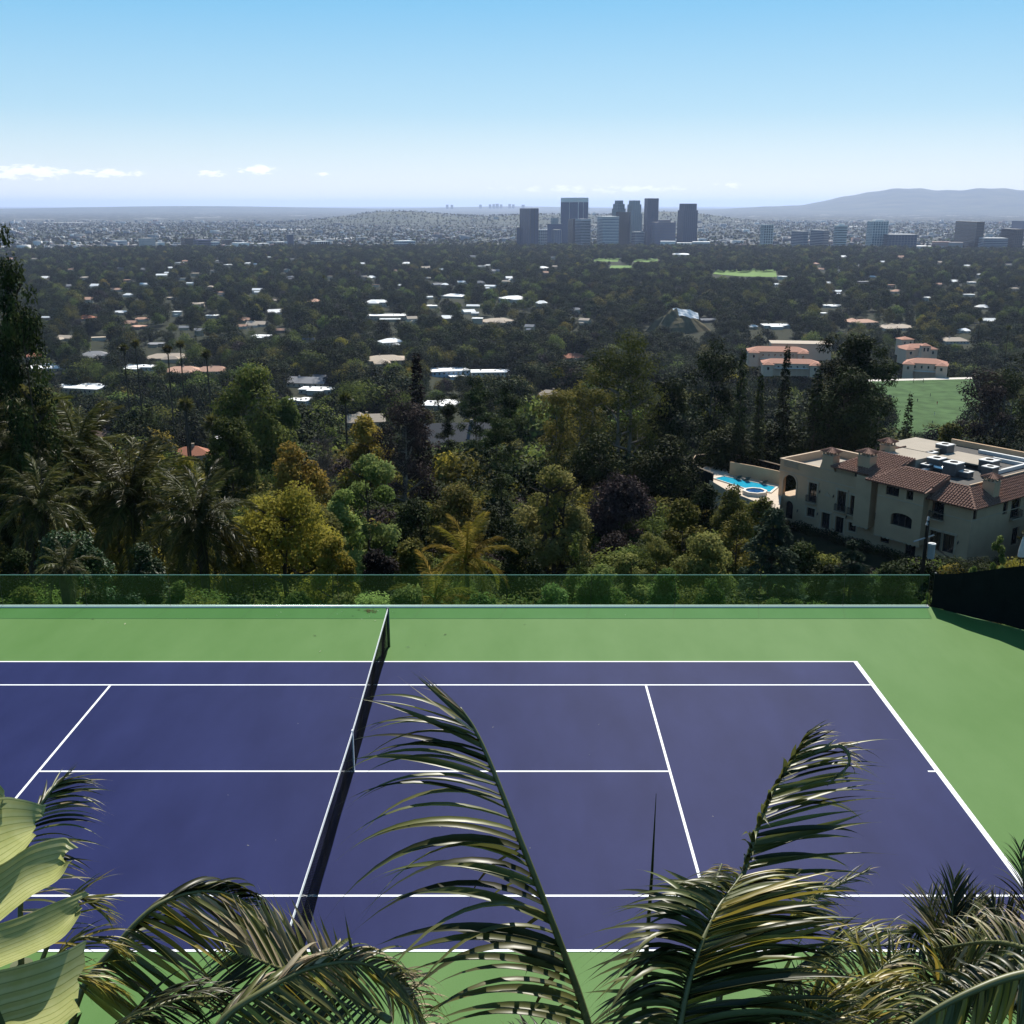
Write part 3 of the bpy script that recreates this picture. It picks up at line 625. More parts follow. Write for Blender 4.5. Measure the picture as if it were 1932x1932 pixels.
feather_palm(70, 905, 34, 100, 'low feather palm below the left edge palms', nf=36)
feather_palm(118, 1040, 24, 60, 'small fan of palm fronds above the railing at the left', nf=22)
feather_palm(880, 1012, 25, 92, 'golden fern like palm spreading above the railing', 'gold', nf=22, name='fern_palm', tr=.07)
feather_palm(820, 1085, 21, 95, 'yellow green fern palm behind the glass', 'gold', nf=16, name='fern_palm', tr=.05)

# slender fan palms between the houses
def fan_palm(px, top, Y, label):
    q = at_y(px, top, Y); g = float(ground(q.x, q.y)); h = q.z - g - 1.0; t = thing('fan_palm', label, 'palm', (q.x, q.y, g)); lean = random.uniform(-.4, .4)
    MB().tube([(0, 0, -.5), (lean * .4, 0, h * .5), (lean, 0, h)], [.28, .2, .17], 7).build('trunk', BARK, t); n = 260; d = unit(n); d[:, 2] = d[:, 2] * .8 + .15
    V, F, T = leaf_quads(d * .25, d, rng.uniform(.9, 1.7, n), .20, rng.random(n)); obj('crown', raw_mesh('crown', V, F, LM['palm'], T), t, (lean, 0, h))
for px, top, Y, lab in [(232, 650, 300, 'slender fan palm, leftmost of the pair left of the tan hipped roof'), (256, 642, 305, 'slender fan palm, right one of the pair left of the tan hipped roof'), (314, 652, 290, 'slender fan palm in front of the tan hipped roof'), (337, 644, 295, 'taller fan palm in front of the tan hipped roof'),
        (390, 662, 280, 'slender fan palm before the right salmon roof'), (352, 752, 170, 'thin fan palm above the terracotta roof'), (396, 786, 130, 'thin fan palm right of the terracotta roof'), (649, 742, 190, 'thin fan palm left of the rounded yellow tree'), (610, 520, 900, 'far fan palm among the dark trees left of the middle'), (1080, 600, 700, 'far fan palm left of the dirt mound'), (1850, 600, 600, 'fan palm right of the school tower'), (1905, 615, 560, 'fan palm near the right edge behind the school')]: fan_palm(px, top, Y, lab)
# ------------------------------------------------------------------ towers
def tint(name, c, rough=.6, spec=.3, **k): return mat(name, c, rough, spec, var=.05, scale=.05, **k)
GLD = tint('dark blue tower glass', (.028, .050, .105), .18, .6); GLK = tint('black tower glass', (.018, .020, .026), .2, .6); GLT = tint('teal tower glass', (.06, .11, .13), .2, .6)
WHT = tint('white tower concrete', (.66, .66, .64)); TAN = tint('tan tower stone', (.44, .40, .36)); PUR = tint('mauve grey tower cladding', (.12, .12, .19)); BRN = tint('dark brown tower cladding', (.060, .045, .038)); GRY = tint('grey tower concrete', (.28, .29, .30)); BRK = tint('brick red tower', (.26, .13, .10))
def tower(name, px0, px1, top, D, f, style, glass, solid, label, group=None, cap=0.0, yaw=None, pent=None, steps=None, bay=None):
    """rectangular tower: f is how much of its width is the face that looks left-forward"""
    q = at_y((px0 + px1) / 2, top, D); zc = px_of(q)[2]; g = float(ground(q.x, q.y)); h = q.z - g; w = (px1 - px0) * zc / FOC
    th = math.radians(28 if yaw is None else yaw); a = w * f / math.cos(th); b = max(w * (1 - f) / math.sin(th), 12.0) if f < .999 else w * .7
    if f >= .999: th = 0.0; a = w
    th -= math.atan2(q.x - CAM[0], q.y - CAM[1])
    t = thing(name, label, 'building', (q.x, q.y + b * .3, g), th, group)
    lv = [(0, a, b)] if not steps else steps
    hh = h - cap
    mb = MB(); blocks = []
    if steps:
        for z0, z1, k in steps: blocks.append((z0 * hh, z1 * hh, a * k, b * k))
    else: blocks.append((0, hh, a, b))
    for z0, z1, aa, bb in blocks: mb.box(-aa / 2, aa / 2, -bb / 2, bb / 2, z0 - (2 if z0 == 0 else 0), z1)
    mb.build('wall', glass, t)
    if cap: MB().box(-a / 2 - .4, a / 2 + .4, -b / 2 - .4, b / 2 + .4, hh, h).build('parapet', solid, t)
    else:
        z0, z1, aa, bb = blocks[-1]; MB().box(-aa / 2 - .3, aa / 2 + .3, -bb / 2 - .3, bb / 2 + .3, z1, z1 + 1.6).build('parapet', solid, t)
    if pent: MB().box(-a * .25, a * .3, -b * .2, b * .3, h, h + pent).build('penthouse', solid, t)
    if style in ('bands', 'grid'):
        for z0, z1, aa, bb in blocks:
            n = max(3, int((z1 - z0) / 5.2)); d = (z1 - z0) / n; me = MB().box(-aa / 2 - .5, aa / 2 + .5, -bb / 2 - .5, bb / 2 + .5, 0, d * (.42 if style == 'bands' else .3)).mesh('floor_band', solid)
            for k in range(n): obj('floor_band', me, t, (0, 0, z0 + d * (k + .5)))
    if style in ('piers', 'grid'):
        for z0, z1, aa, bb in blocks:
            sp = bay or 6.0
            for L_, ax in ((aa, 0), (bb, 1)):
                n = max(2, int(L_ / sp)); 
                for k in range(n + 1):
                    u = -L_ / 2 + L_ * k / n; e = .75
                    for s in (-1, 1):
                        if s > 0 and ax == 0: continue
                        mbp = MB()
                        if ax == 0: mbp.box(u - .6, u + .6, -bb / 2 - e, -bb / 2 - .02, z0, z1)
                        else: mbp.box(s * aa / 2 + (.02 if s > 0 else -e), s * aa / 2 + (e if s > 0 else -.02), u - .6, u + .6, z0, z1)
                        mbp.build('pier', solid, t)
    return t
gC = None; D1 = 4050
tower('office_tower', 981, 1016, 394, D1 - 150, .42, 'piers', GLD, GLK, 'dark blue glass tower, leftmost of the downtown cluster', bay=16)
tower('annex_tower', 975, 982, 430, D1 - 100, 1, 'plain', GLD, GLK, 'narrow low dark block against the left side of the leftmost glass tower')
tower('office_block', 1016, 1034, 434, D1 + 60, 1, 'grid', GLK, WHT, 'low white grid block between the leftmost tower and the mauve tower')
tower('office_block', 1033, 1061, 423, D1, .6, 'plain', PUR, GRY, 'mauve grey block in front of the big twin faced tower', pent=22)
tower('office_block', 1042, 1059, 434, D1 - 130, .7, 'piers', PUR, TAN, 'small tan fronted block before the mauve grey block', bay=7)
tower('twin_faced_tower', 1059, 1111, 373, D1 + 150, .36, 'piers', tint('slate blue tower cladding', (.075, .09, .15)), WHT, 'tallest wide slate tower with white top band and pale corner stripe', cap=16, bay=120, yaw=42)
tower('office_tower', 1072, 1091, 414, D1 + 40, .5, 'plain', GLK, GLK, 'black tower half hidden behind the striped black tower')
tower('office_tower', 1086, 1115, 413, D1 - 60, .6, 'bands', GLK, tint('silver bands', (.36, .37, .4)), 'black tower with pale horizontal stripes and slanted white top', steps=[(0, 1, 1.0)], cap=5)
tower('office_tower', 1128, 1169, 409, D1 - 80, .72, 'bands', GLD, WHT, 'wide tower with bold white floor bands in the downtown cluster', yaw=14)
tower('office_tower', 1163, 1190, 401, D1 + 30, .8, 'plain', GLK, GLK, 'plain black tower right of the white banded tower')
tower('stepped_tower', 1156, 1181, 379, D1 + 200, .6, 'grid', GLT, tint('teal frame', (.22, .28, .3)), 'teal stepped glass tower behind the plain black tower', steps=[(0, .82, 1.0), (.82, .93, .85), (.93, 1, .6)])
tower('stepped_tower', 1183, 1213, 379, D1 + 180, .6, 'piers', GRY, TAN, 'tan stepped residential tower right of the teal one', steps=[(0, .7, 1.0), (.7, .92, .85), (.92, 1, .68)], bay=7)
tower('office_block', 1192, 1216, 438, D1 - 40, .7, 'bands', GLD, GRY, 'low grey banded block at the foot of the tan stepped tower')
tower('office_tower', 1217, 1243, 375, D1 + 60, .78, 'piers', GLD, GLD, 'tall slim dark blue tower right of the tan stepped tower', bay=9)
tower('office_block', 1231, 1276, 420, D1 - 60, .85, 'bands', PUR, tint('mauve band', (.17, .15, .18)), 'wide mauve banded office block in front of the slim blue tower', pent=9, yaw=14)
tower('office_tower', 1281, 1318, 385, D1 + 100, .7, 'piers', GLD, tint('blue grey ribs', (.05, .075, .13)), 'shouldered dark tower standing alone at the right of downtown', steps=[(0, .85, 1.0), (.85, 1, .86)], bay=8)
for k, (a, b, tp, c) in enumerate([(1247, 1275, 456, WHT), (1278, 1306, 459, WHT), (1308, 1340, 457, GRY)]):
    tower('shopping_mall', a, b, tp, D1 - 250 + 30 * k, 1, 'bands', c, WHT, ['long white low mall building at the foot of the mauve block', 'low white mall building between the mauve block and the lone tower', 'low grey mall building right of the lone tower'][k])
D2 = 3720
tower('apartment_tower', 1437, 1460, 424, D2, .75, 'grid', GLK, WHT, 'slim white gridded apartment tower, first along the avenue', bay=7)
tower('office_block', 1497, 1528, 437, D2 + 40, .3, 'bands', GLD, GRY, 'grey banded curved top block, left of the twin pair', yaw=30)
tower('office_block', 1534, 1568, 435, D2 + 60, .3, 'bands', GLD, GRY, 'grey banded block, right of the twin pair', yaw=30)
tower('apartment_tower', 1576, 1600, 426, D2, .7, 'bands', GLK, WHT, 'white apartment tower with dark balcony bands', pent=7)
tower('apartment_tower', 1640, 1678, 418, D2 + 40, .72, 'grid', GLT, WHT, 'pale gridded apartment tower with overhanging roof', bay=8, pent=6)
tower('office_block', 1673, 1735, 443, D2 - 30, .8, 'grid', GLD, tint('dark grid', (.13, .14, .16)), 'wide dark gridded block right of the pale gridded tower', bay=9, yaw=12)
tower('office_tower', 1818, 1870, 419, D2 + 60, .25, 'bands', GLK, BRN, 'dark brown office tower standing above the treetops at the right', yaw=20)
tower('office_block', 1855, 1906, 450, D2 - 60, .8, 'bands', GLD, GRY, 'low grey blue banded block in front of the dark brown tower', yaw=12)
tower('office_tower', 1901, 1940, 433, D2, .35, 'grid', GLK, BRN, 'brown tower cut by the right edge of the view', yaw=20)
tower('office_block', 1914, 1945, 417, 6200, 1, 'plain', GLD, GLD, 'far hazy blue block behind the brown tower at the right edge')
tower('office_block', 1762, 1792, 457, D2 + 120, 1, 'bands', tint('pink plaster', (.4, .3, .28)), BRK, 'low pinkish block left of the dark brown tower')
tower('office_block', 1793, 1818, 458, D2 + 90, 1, 'grid', GRY, tint('pinkish stone', (.36, .3, .29)), 'low mauve block against the dark brown tower')
tower('office_block', 1715, 1758, 465, D2 + 60, 1, 'bands', GRY, WHT, 'long white low block right of the wide gridded block')
tower('office_block', 1853, 1872, 452, 5600, 1, 'plain', GRY, WHT, 'far pale block in the haze left of the brown edge tower')
tower('office_block', 1688, 1702, 436, 6800, 1, 'plain', GRY, WHT, 'far small grey block in the haze above the wide gridded block')
D3 = 3900
for a, b, tp, st, gl_, so_, lab in [(340, 366, 450, 'bands', GLK, BRN, 'black broad block, left of the dark pair at the left of the city'), (364, 395, 453, 'bands', GLK, PUR, 'dark block, right of the dark pair at the left of the city'), (417, 436, 453, 'plain', GLK, GLK, 'plain black box block between white low blocks'),
        (471, 506, 460, 'bands', GLD, WHT, 'white banded low block left of the dark grid block'), (513, 541, 457, 'piers', GLK, WHT, 'dark block with white edge piers'), (586, 621, 456, 'piers', GLK, WHT, 'white and black vertically striped block'),
        (211, 237, 454, 'bands', PUR, WHT, 'pinkish white banded block at the far left of the city'), (230, 262, 463, 'bands', BRK, TAN, 'low brick coloured block below the pinkish one'), (260, 290, 450, 'bands', GRY, TAN, 'grey block behind the low white buildings'),
        (290, 309, 458, 'plain', WHT, WHT, 'plain white block left of the dark pair'), (395, 413, 457, 'bands', GLD, WHT, 'slim white block right of the dark pair'), (437, 468, 459, 'plain', WHT, WHT, 'low white block right of the plain black box'),
        (563, 585, 460, 'bands', GRY, WHT, 'low white block left of the striped block'), (742, 782, 455, 'bands', GLD, WHT, 'wide banded grey block standing alone near the middle of the city'), (796, 822, 463, 'plain', WHT, GRY, 'white block right of the lone banded block'),
        (822, 852, 465, 'bands', TAN, WHT, 'low cream block at the right of the lone banded block'), (541, 553, 443, 'plain', GLD, GRY, 'slim far block behind the dark edge pier block'), (140, 165, 462, 'plain', TAN, WHT, 'low cream block at the far left'), (100, 125, 464, 'plain', WHT, WHT, 'low white flat block near the left pine'),
        (640, 668, 464, 'bands', GRY, WHT, 'low pale block right of the striped block'), (690, 712, 463, 'plain', WHT, WHT, 'small white block left of the lone banded block'), (880, 905, 466, 'plain', TAN, WHT, 'low cream block left of the park trees')]:
    tower('office_block', a, b, tp, D3 + random.uniform(-150, 250), .7, st, gl_, so_, lab, bay=8)
for k, (a, b, tp) in enumerate([(841, 846, 386.3), (850, 855, 386.6), (904, 909, 386.2), (922, 927, 385.8), (929, 934, 385.2), (935, 941, 384.6), (943, 948, 385.8), (959, 964, 385), (966, 971, 385.9), (984, 990, 386.4)]):
    tower('far_tower', a, b, tp, 27000 + 60 * k, 1, 'plain', GLD, GLD, 'faint far tower on the hazy skyline left of downtown', 'faint far towers on the skyline')

# ------------------------------------------------------------------ houses
STW = mat('white stucco', (.56, .50, .42), .9, .2, var=.08); STC = mat('cream stucco', (.44, .35, .25), .9, .2, var=.1); STB = mat('bluish white stucco', (.42, .48, .56), .9, .2, var=.08); STT = mat('brown stucco', (.25, .20, .16), .9, .2, var=.1)
RW = mat('white membrane roof', (.78, .78, .77), .8, .2, var=.06); RG = mat('grey shingle roof', (.22, .22, .23), .9, .2, var=.2); RT = mat('terracotta tile roof', (.30, .115, .065), .85, .2, var=.25); RS = mat('salmon tile roof', (.46, .27, .19), .85, .2, var=.2); RN = mat('tan shingle roof', (.40, .33, .26), .9, .2, var=.15); RK = mat('dark slate roof', (.045, .048, .055), .45, .5, var=.3); RB = mat('brown shingle roof', (.13, .085, .06), .9, .2, var=.2)
PANE = mat('dark window pane', (.012, .014, .018), .08, .7, var=.1); FRW = mat('white window frame', (.6, .6, .58), .6, .3, var=.05)
WINM = {}
def window(t, x, y, z, w, h, fr=FRW, side=0):
    k = (round(w, 2), round(h, 2), fr.name)
    if k not in WINM: WINM[k] = (MB().box(-w / 2, w / 2, -.04, .1, 0, h).mesh('window', fr), MB().box(-w / 2 + .08, w / 2 - .08, -.055, -.03, .08, h - .08).mesh('pane', PANE))
    o = obj('window', WINM[k][0], t, (x, y, z), side); obj('pane', WINM[k][1], o); return o
def house(px, row, wpx, ratio, storeys, kind, wall, roof, label, rot=None, group=None, pitch=.38, det=True, name='house', guard=True):
    q = ray_ground(px, row); d = px_of(q)[2]; w = wpx * d / FOC; dp = w * ratio; h = 3.1 * storeys; rot = math.radians(random.uniform(-28, 28)) if rot is None else math.radians(rot)
    t = thing(name, label, 'house', (q.x, q.y, q.z + .1), rot, group); a, b = w / 2, dp / 2
    vol = [(-a, a, -b, b, h)]
    if w > 7:
        sx_ = random.choice([-1, 1]); ww = a * random.uniform(.7, .95); off = sx_ * (a - ww) ; f_ = random.choice([-1, -1, 1]); ext = dp * random.uniform(.35, .7)
        vol.append((off - ww / 2, off + ww / 2, -b - ext if f_ < 0 else b - .2, -b + .2 if f_ < 0 else b + ext, h - random.choice([0.03, .5]) if storeys == 1 else h - random.choice([.4, 3.1])))
    wm_ = MB(); mb = MB(); top = 0; e = .5
    for (X0, X1, Y0, Y1, hh) in vol:
        wm_.box(X0, X1, Y0, Y1, -3, hh); cx, cy, A_, B_ = (X0 + X1) / 2, (Y0 + Y1) / 2, (X1 - X0) / 2, (Y1 - Y0) / 2
        if kind == 'flat': mb.box(X0 - e, X1 + e, Y0 - e, Y1 + e, hh + .01, hh + .4); top = max(top, hh + .4); continue
        mn = min(A_, B_); r = min(3.4 if pitch < .9 else 6.5, mn * pitch * random.uniform(1.0, 1.4) + .5); i = mn * .95 if kind == 'hip' else -e; z0 = hh + .02; T0 = hh + r; top = max(top, T0)
        R0, R1 = ((cx - A_ + i, cy), (cx + A_ - i, cy)) if A_ >= B_ else ((cx, cy - B_ + i), (cx, cy + B_ - i))
        P = [(X0 - e, Y0 - e, z0), (X1 + e, Y0 - e, z0), (X1 + e, Y1 + e, z0), (X0 - e, Y1 + e, z0), (*R0, T0), (*R1, T0)]
        mb.add(P, [(0, 1, 5, 4), (1, 2, 5), (2, 3, 4, 5), (3, 0, 4), (3, 2, 1, 0)] if A_ >= B_ else [(1, 2, 5, 4), (2, 3, 5), (3, 0, 4, 5), (0, 1, 4), (3, 2, 1, 0)])
    wm_.build('wall', wall, t); rt = mb.build('roof', roof, t)
    if det and kind == 'flat':
        for s, u in ((-.5, .3), (.25, -.2), (.55, .4)): MB().box(a * s - .7, a * s + .7, b * u - .6, b * u + .6, h + .4, h + 1.2).build('roof_vent', random.choice([RG, STW]), t)
    elif det: cx = a * random.uniform(-.5, .5); MB().box(cx - .5, cx + .5, -.4, .4, h, top + 1.0).build('chimney', wall, rt)
    n = int(w / 3.6)
    if det or wpx > 34:
        for s in range(storeys):
            for k in range(n):
                window(t, -a + (k + .5) * w / n, -b - .04, 3.1 * s + .9, 1.5, 1.5)
        for k in range(int(dp / 5)): window(t, (a + .04) if rot > 0 else (-a - .04), -b + (k + .5) * dp / max(1, int(dp / 5)), .9, 1.4, 1.4, side=math.pi / 2 if rot > 0 else -math.pi / 2)
    if guard:
        y_top = px_of((q.x, q.y, q.z + top))[1]; gw_ = (.36 if det else random.choice([.1, .2, .3, .36])) * wpx; ox_ = 0 if det else random.uniform(-.2, .2) * wpx; BOXES.append((px + ox_ - gw_, y_top + 1, px + ox_ + gw_, row - (row - y_top) * .55, d))
    return t
H = house
H(158, 745, 100, .6, 2, 'flat', STC, RW, 'two storey house with flat bright white roof at the left of the slope', rot=-14)
H(84, 700, 84, .5, 1, 'flat', STC, RW, 'low house with pale flat roof left of the two storey white house', rot=8)
H(180, 676, 50, .7, 1, 'hip', STC, RG, 'dark grey hipped roof house above the two storey white house')
H(66, 678, 34, .7, 1, 'hip', STC, RT, 'small rust roofed house at the left behind the low flat house')
H(318, 680, 78, .5, 1, 'hip', STC, RN, 'tan hipped roof house behind the salmon roofs', rot=10)
H(266, 698, 62, .5, 1, 'flat', STW, RW, 'pale flat roofed house left of the salmon roofs', rot=-6)
H(345, 706, 66, .6, 1, 'hip', STC, RS, 'salmon tiled house, left of the salmon pair', rot=14)
H(402, 706, 62, .5, 1, 'hip', STC, RS, 'salmon tiled house, right of the salmon pair', rot=6)
H(164, 604, 30, .7, 1, 'hip', STT, RT, 'far red roofed house among dark trees at the left')
H(583, 728, 74, .6, 1, 'gable', STW, RG, 'grey gabled house behind the slim bright green tree', rot=-10)
H(600, 742, 64, .5, 1, 'flat', STW, RW, 'white low house below the grey gabled house', rot=-8)
H(566, 764, 40, .6, 1, 'flat', STB, RW, 'small bluish white house beside the slim bright green tree')
H(362, 872, 66, .7, 1, 'hip', STC, RT, 'terracotta roofed house between the golden trees', rot=20)
H(196, 832, 46, .6, 1, 'gable', STT, RB, 'brown gabled house at the left above the feather palms', rot=-16)
H(425, 840, 44, .5, 1, 'flat', STW, RW, 'small white flat house right of the terracotta roof')
H(728, 690, 80, .7, 2, 'hip', STC, RN, 'cream hipped house with chimneys in the middle left', rot=12, pitch=.6)
H(738, 656, 44, .7, 2, 'hip', STW, RW, 'white hipped house behind the cream hipped house')
H(845, 712, 72, .7, 2, 'flat', STB, RW, 'white modern house with bluish wall', rot=18)
H(925, 715, 72, .5, 2, 'flat', STW, RW, 'long white modern house right of the bluish walled one', rot=4)
H(828, 772, 70, .7, 1, 'flat', STC, RW, 'low flat house with cream roof edge below the modern houses', rot=-12)
H(690, 806, 70, .6, 1, 'gable', STC, RN, 'tan gabled house behind the rounded yellow tree', rot=10)
H(868, 868, 128, .62, 2, 'gable', STT, RK, 'large dark slate roofed house in the middle of the slope', rot=8, pitch=.95)
H(1036, 755, 44, .7, 1, 'hip', STC, RN, 'small tan roofed house behind the thin tall tree')
H(1083, 680, 44, .7, 1, 'hip', STC, RT, 'terracotta house half hidden left of the tall eucalyptus')
H(732, 604, 86, .4, 2, 'flat', STC, RW, 'wide cream mansion with flat roof in the middle distance', rot=3)
H(712, 578, 44, .5, 2, 'hip', STW, RW, 'white house behind the wide cream mansion')
H(858, 562, 44, .6, 1, 'hip', STW, RW, 'white hipped house right of the cream mansion')
H(938, 610, 62, .6, 1, 'hip', STW, RN, 'pale roofed villa among trees left of the dirt mound')
H(968, 570, 48, .6, 2, 'hip', STW, RW, 'white villa above the pale roofed villa')
H(400, 600, 24, .6, 1, 'flat', STW, RW, 'small white house among dark trees at the left')
H(485, 616, 36, .6, 1, 'gable', STW, RN, 'pale gabled house near the dark eucalyptus grove')
H(1463, 618, 50, .6, 1, 'flat', STW, RW, 'white flat house behind the school')
H(1626, 612, 52, .6, 1, 'hip', STC, RS, 'tan tiled house above the huge dark evergreen')
H(1690, 622, 70, .6, 1, 'hip', STW, RN, 'pale house right of the huge dark evergreen')
H(1800, 648, 46, .6, 1, 'hip', STW, RN, 'pale house right of the school tower')
H(1568, 580, 34, .5, 1, 'flat', STW, RW, 'small white house above the school')
H(1285, 484, 38, .5, 2, 'hip', STW, RW, 'white club house on the golf course')
MARKS = [(158, 715, 'two storey white roofed house'), (372, 690, 'salmon roofs'), (362, 850, 'terracotta roofed house'), (583, 712, 'grey gabled house'), (728, 665, 'cream hipped house'), (885, 700, 'white modern houses'), (868, 830, 'dark slate roof'), (1190, 720, 'very tall eucalyptus'),
         (1338, 720, 'tall dark eucalyptus'), (1487, 690, 'long pink school roofs'), (1610, 740, 'huge dark evergreen'), (1745, 690, 'red tiled school wing'), (1400, 915, 'swimming pool'), (1560, 900, 'mansion arches'), (1045, 930, 'dome shaped pale tree'), (692, 890, 'bright leafy tree'), (535, 980, 'large golden tree'), (243, 930, 'large date palm'), (1462, 1030, 'blue green cedar'),
         (470, 760, 'tall leafy green tree'), (30, 600, 'left edge pine'), (946, 930, 'dark cypress'), (1275, 600, 'dirt mound'), (732, 590, 'wide cream mansion'), (1405, 510, 'large golf fairway'), (1170, 495, 'small golf fairways'), (998, 465, 'leftmost downtown tower'), (762, 475, 'lone banded block'), (603, 475, 'striped block'), (368, 475, 'dark pair of city blocks'), (226, 470, 'pinkish city block'),
         (1448, 475, 'slim white apartment tower'), (1590, 475, 'banded apartment tower'), (1700, 475, 'wide gridded block'), (1845, 475, 'dark brown tower'), (164, 597, 'far red roofed house'), (485, 610, 'pale gabled house by the grove'), (940, 600, 'pale roofed villa'), (1463, 612, 'white flat house behind the school'), (1626, 605, 'tan tiled house'), (1800, 642, 'pale house by the bell tower'), (1030, 560, 'white villa')][:-1]
USED = set()
def where(px, row, txt):
    """a label by the nearest place one can find in the view"""
    for mx_, my_, nm in sorted(MARKS, key=lambda m: abs(m[0] - px) + 1.5 * abs(m[1] - row))[:6]:
        dx, dy = px - mx_, row - my_; n = 'just ' if abs(dx) + abs(dy) < 60 else 'some way ' if abs(dx) + abs(dy) > 130 else ''
        rels = [('left of' if dx < 0 else 'right of') if abs(dx) > 1.3 * abs(dy) else ('beyond' if dy < 0 else 'this side of'), ('beyond and left of' if dx < 0 else 'beyond and right of') if dy < 0 else ('before and left of' if dx < 0 else 'before and right of')]
        for r_ in rels:
            lab = f'{txt} {n}{r_} the {nm}'
            if lab not in USED and len(lab.split()) <= 16: USED.add(lab); return lab
    return None
FAR = [(rng.uniform(20, 1915), r) for r in np.concatenate([rng.uniform(486, 545, 125), rng.uniform(545, 660, 80)])]
for px, r in FAR:
    if (1050 < px < 1460 and r < 590) or any(b[0] - 8 < px < b[2] + 8 and b[1] - 8 < r < b[3] + 14 for b in BOXES): continue
    w = rng.uniform(12, 26) * (.6 + (r - 480) / 220)
    kd = random.choice(['flat', 'gable', 'hip', 'gable']); rf_, rn_ = random.choice([(RW, 'white'), (RW, 'white'), (RW, 'white'), (RN, 'tan'), (RG, 'grey'), (RS, 'salmon')]); txt = f"small {rn_} {dict(flat='flat roofed', gable='gabled', hip='hipped roof')[kd]} house"
    lb = where(px, r, txt); house(px, r, w, rng.uniform(.4, .8), 1 + int(rng.random() < .35), kd, random.choice([STW, STW, STC, STT]), rf_, lb or txt + ' lost among the trees of the plain', group='distant houses among the trees', det=False)

# school with tower, sports field, players
q0 = at_z(1740, 712, -92.9)
def school(px, row, w, dp, h, rot, label, pitch=.4):
    q = at_z(px, row, -92.9); t = thing('school_building', label, 'school', (q.x, q.y, -93.2), math.radians(rot)); a, b = w / 2, dp / 2
    MB().box(-a, a, -b, b, -2, h).build('wall', SCH, t); r = b * pitch; e = .7
    rt = MB().add([(-a - e, -b - e, h + .02), (a + e, -b - e, h + .02), (a + e, b + e, h + .02), (-a - e, b + e, h + .02), (-a + b, 0, h + r), (a - b, 0, h + r)], [(0, 1, 5, 4), (1, 2, 5), (2, 3, 4, 5), (3, 0, 4), (3, 2, 1, 0)]).build('roof', RSCH, t)
    if w > 18:
        for s in (-1, 1):
            x0 = s * a * .82; wg = MB().box(x0 - 3.2, x0 + 3.2, -b - 3.5, b * .4, -2, h - .6).build('wing', SCH, t); MB().add([(x0 - 3.8, -b - 4.1, h - .58), (x0 + 3.8, -b - 4.1, h - .58), (x0 + 3.8, b * .4, h - .58), (x0 - 3.8, b * .4, h - .58), (x0, -b - .4, h + 1.2), (x0, b * .4, h + 1.2)], [(0, 1, 4), (1, 2, 5, 4), (3, 0, 4, 5), (2, 3, 5), (3, 2, 1, 0)]).build('wing_roof', RSCH, wg)
            window(t, x0, -b - 3.54, h - 4, 1.6, 2.2)
        MB().box(-a * .6, a * .6, -b - 2.6, -b - .02, 3.0, 3.25).build('canopy', HVW, t)
        for k in range(7): MB().box(-a * .58 + k * a * 1.16 / 6 - .2, -a * .58 + k * a * 1.16 / 6 + .2, -b - 2.5, -b - 2.1, -2, 3.0).build('column', SCH, t)
    n = int(w / 4)
    for k in range(n): window(t, -a + (k + .5) * w / n, -b - .04, h - 3.4, 1.3, 2.0)
    for k in range(int(dp / 5)): window(t, a + .04, -b + (k + .5) * 5, h - 3.4, 1.3, 2.0, side=math.pi / 2)
    x, y, z = px_of((q.x, q.y, -92.9 + h + r)); BOXES.append((px - w * .42 * FOC / z, y, px + w * .42 * FOC / z, y + .45 * (row - y), z)); return t
HVW = mat('white canopy', (.6, .58, .54), .8, .2, var=.05); SCH = mat('pale pink stucco', (.55, .39, .29), .9, .2, var=.1); RSCH = mat('pink red tile roof', (.36, .17, .115), .85, .2, var=.22)
school(1745, 706, 24, 13, 8, -24, 'school wing with red tile roof beside the sports field')
school(1725, 678, 20, 12, 9, 8, 'school hall with arched window behind the tiled wing')
school(1705, 664, 9, 9, 10, 8, 'small square tiled school annex beside the hall')
school(1490, 700, 36, 12, 6, -8, 'long low school building with pink tiled roof, nearer one')
school(1465, 682, 40, 14, 8, -8, 'long school building with pink tiled roof, farther one')
q = at_z(1512, 672, -92.9); t = thing('school_building', 'flat roofed cream school building behind the long pink roofs', 'school', (q.x, q.y + 6, -93.2), math.radians(-8))
MB().box(-21, 21, -9, 9, -2, 9).build('wall', SCH, t); MB().box(-21.4, 21.4, -9.4, 9.4, 9, 9.6).build('roof', RN, t)
q = at_z(1742, 690, -92.9); t = thing('bell_tower', 'pale school bell tower with tiled cap', 'tower', (q.x, q.y, -93.2), math.radians(-6))
MB().box(-2.9, 2.9, -2.9, 2.9, 0, 14).build('wall', SCH, t); MB().add([(-3.3, -3.3, 14), (3.3, -3.3, 14), (3.3, 3.3, 14), (-3.3, 3.3, 14), (0, 0, 15.6)], [(0, 1, 4), (1, 2, 4), (2, 3, 4), (3, 0, 4), (3, 2, 1, 0)]).build('roof', RSCH, t)
for x in (-1.2, 1.2): window(t, x, -2.95, 10.2, 1.3, 2.6)
x, y, z = px_of((q.x, q.y, -79)); BOXES.append((1700, y - 2, 1796, 800, z))
GR = mat('green sports turf', (.060, .105, .040), .95, .05, var=.45, scale=.12); FLD = [at_z(a, b, -92.75) for a, b in [(1560, 850), (1880, 850), (1835, 715), (1630, 720)]]
tag(MB().poly([tuple(p) for p in FLD]).build('sports_field', GR), kind='structure')
PATHM = mat('pale path concrete', (.55, .50, .44), .9, .2, var=.1)
tag(MB().poly([tuple(at_z(a, b, -92.7)) for a, b in [(1630, 719.8), (1835, 714.8), (1835, 711.5), (1630, 716.5)]]).build('path', PATHM), kind='structure')
q = at_z(1733, 722, -92.75); g = thing('football_goal', 'black football goal at the far end of the sports field', 'goal', tuple(q))
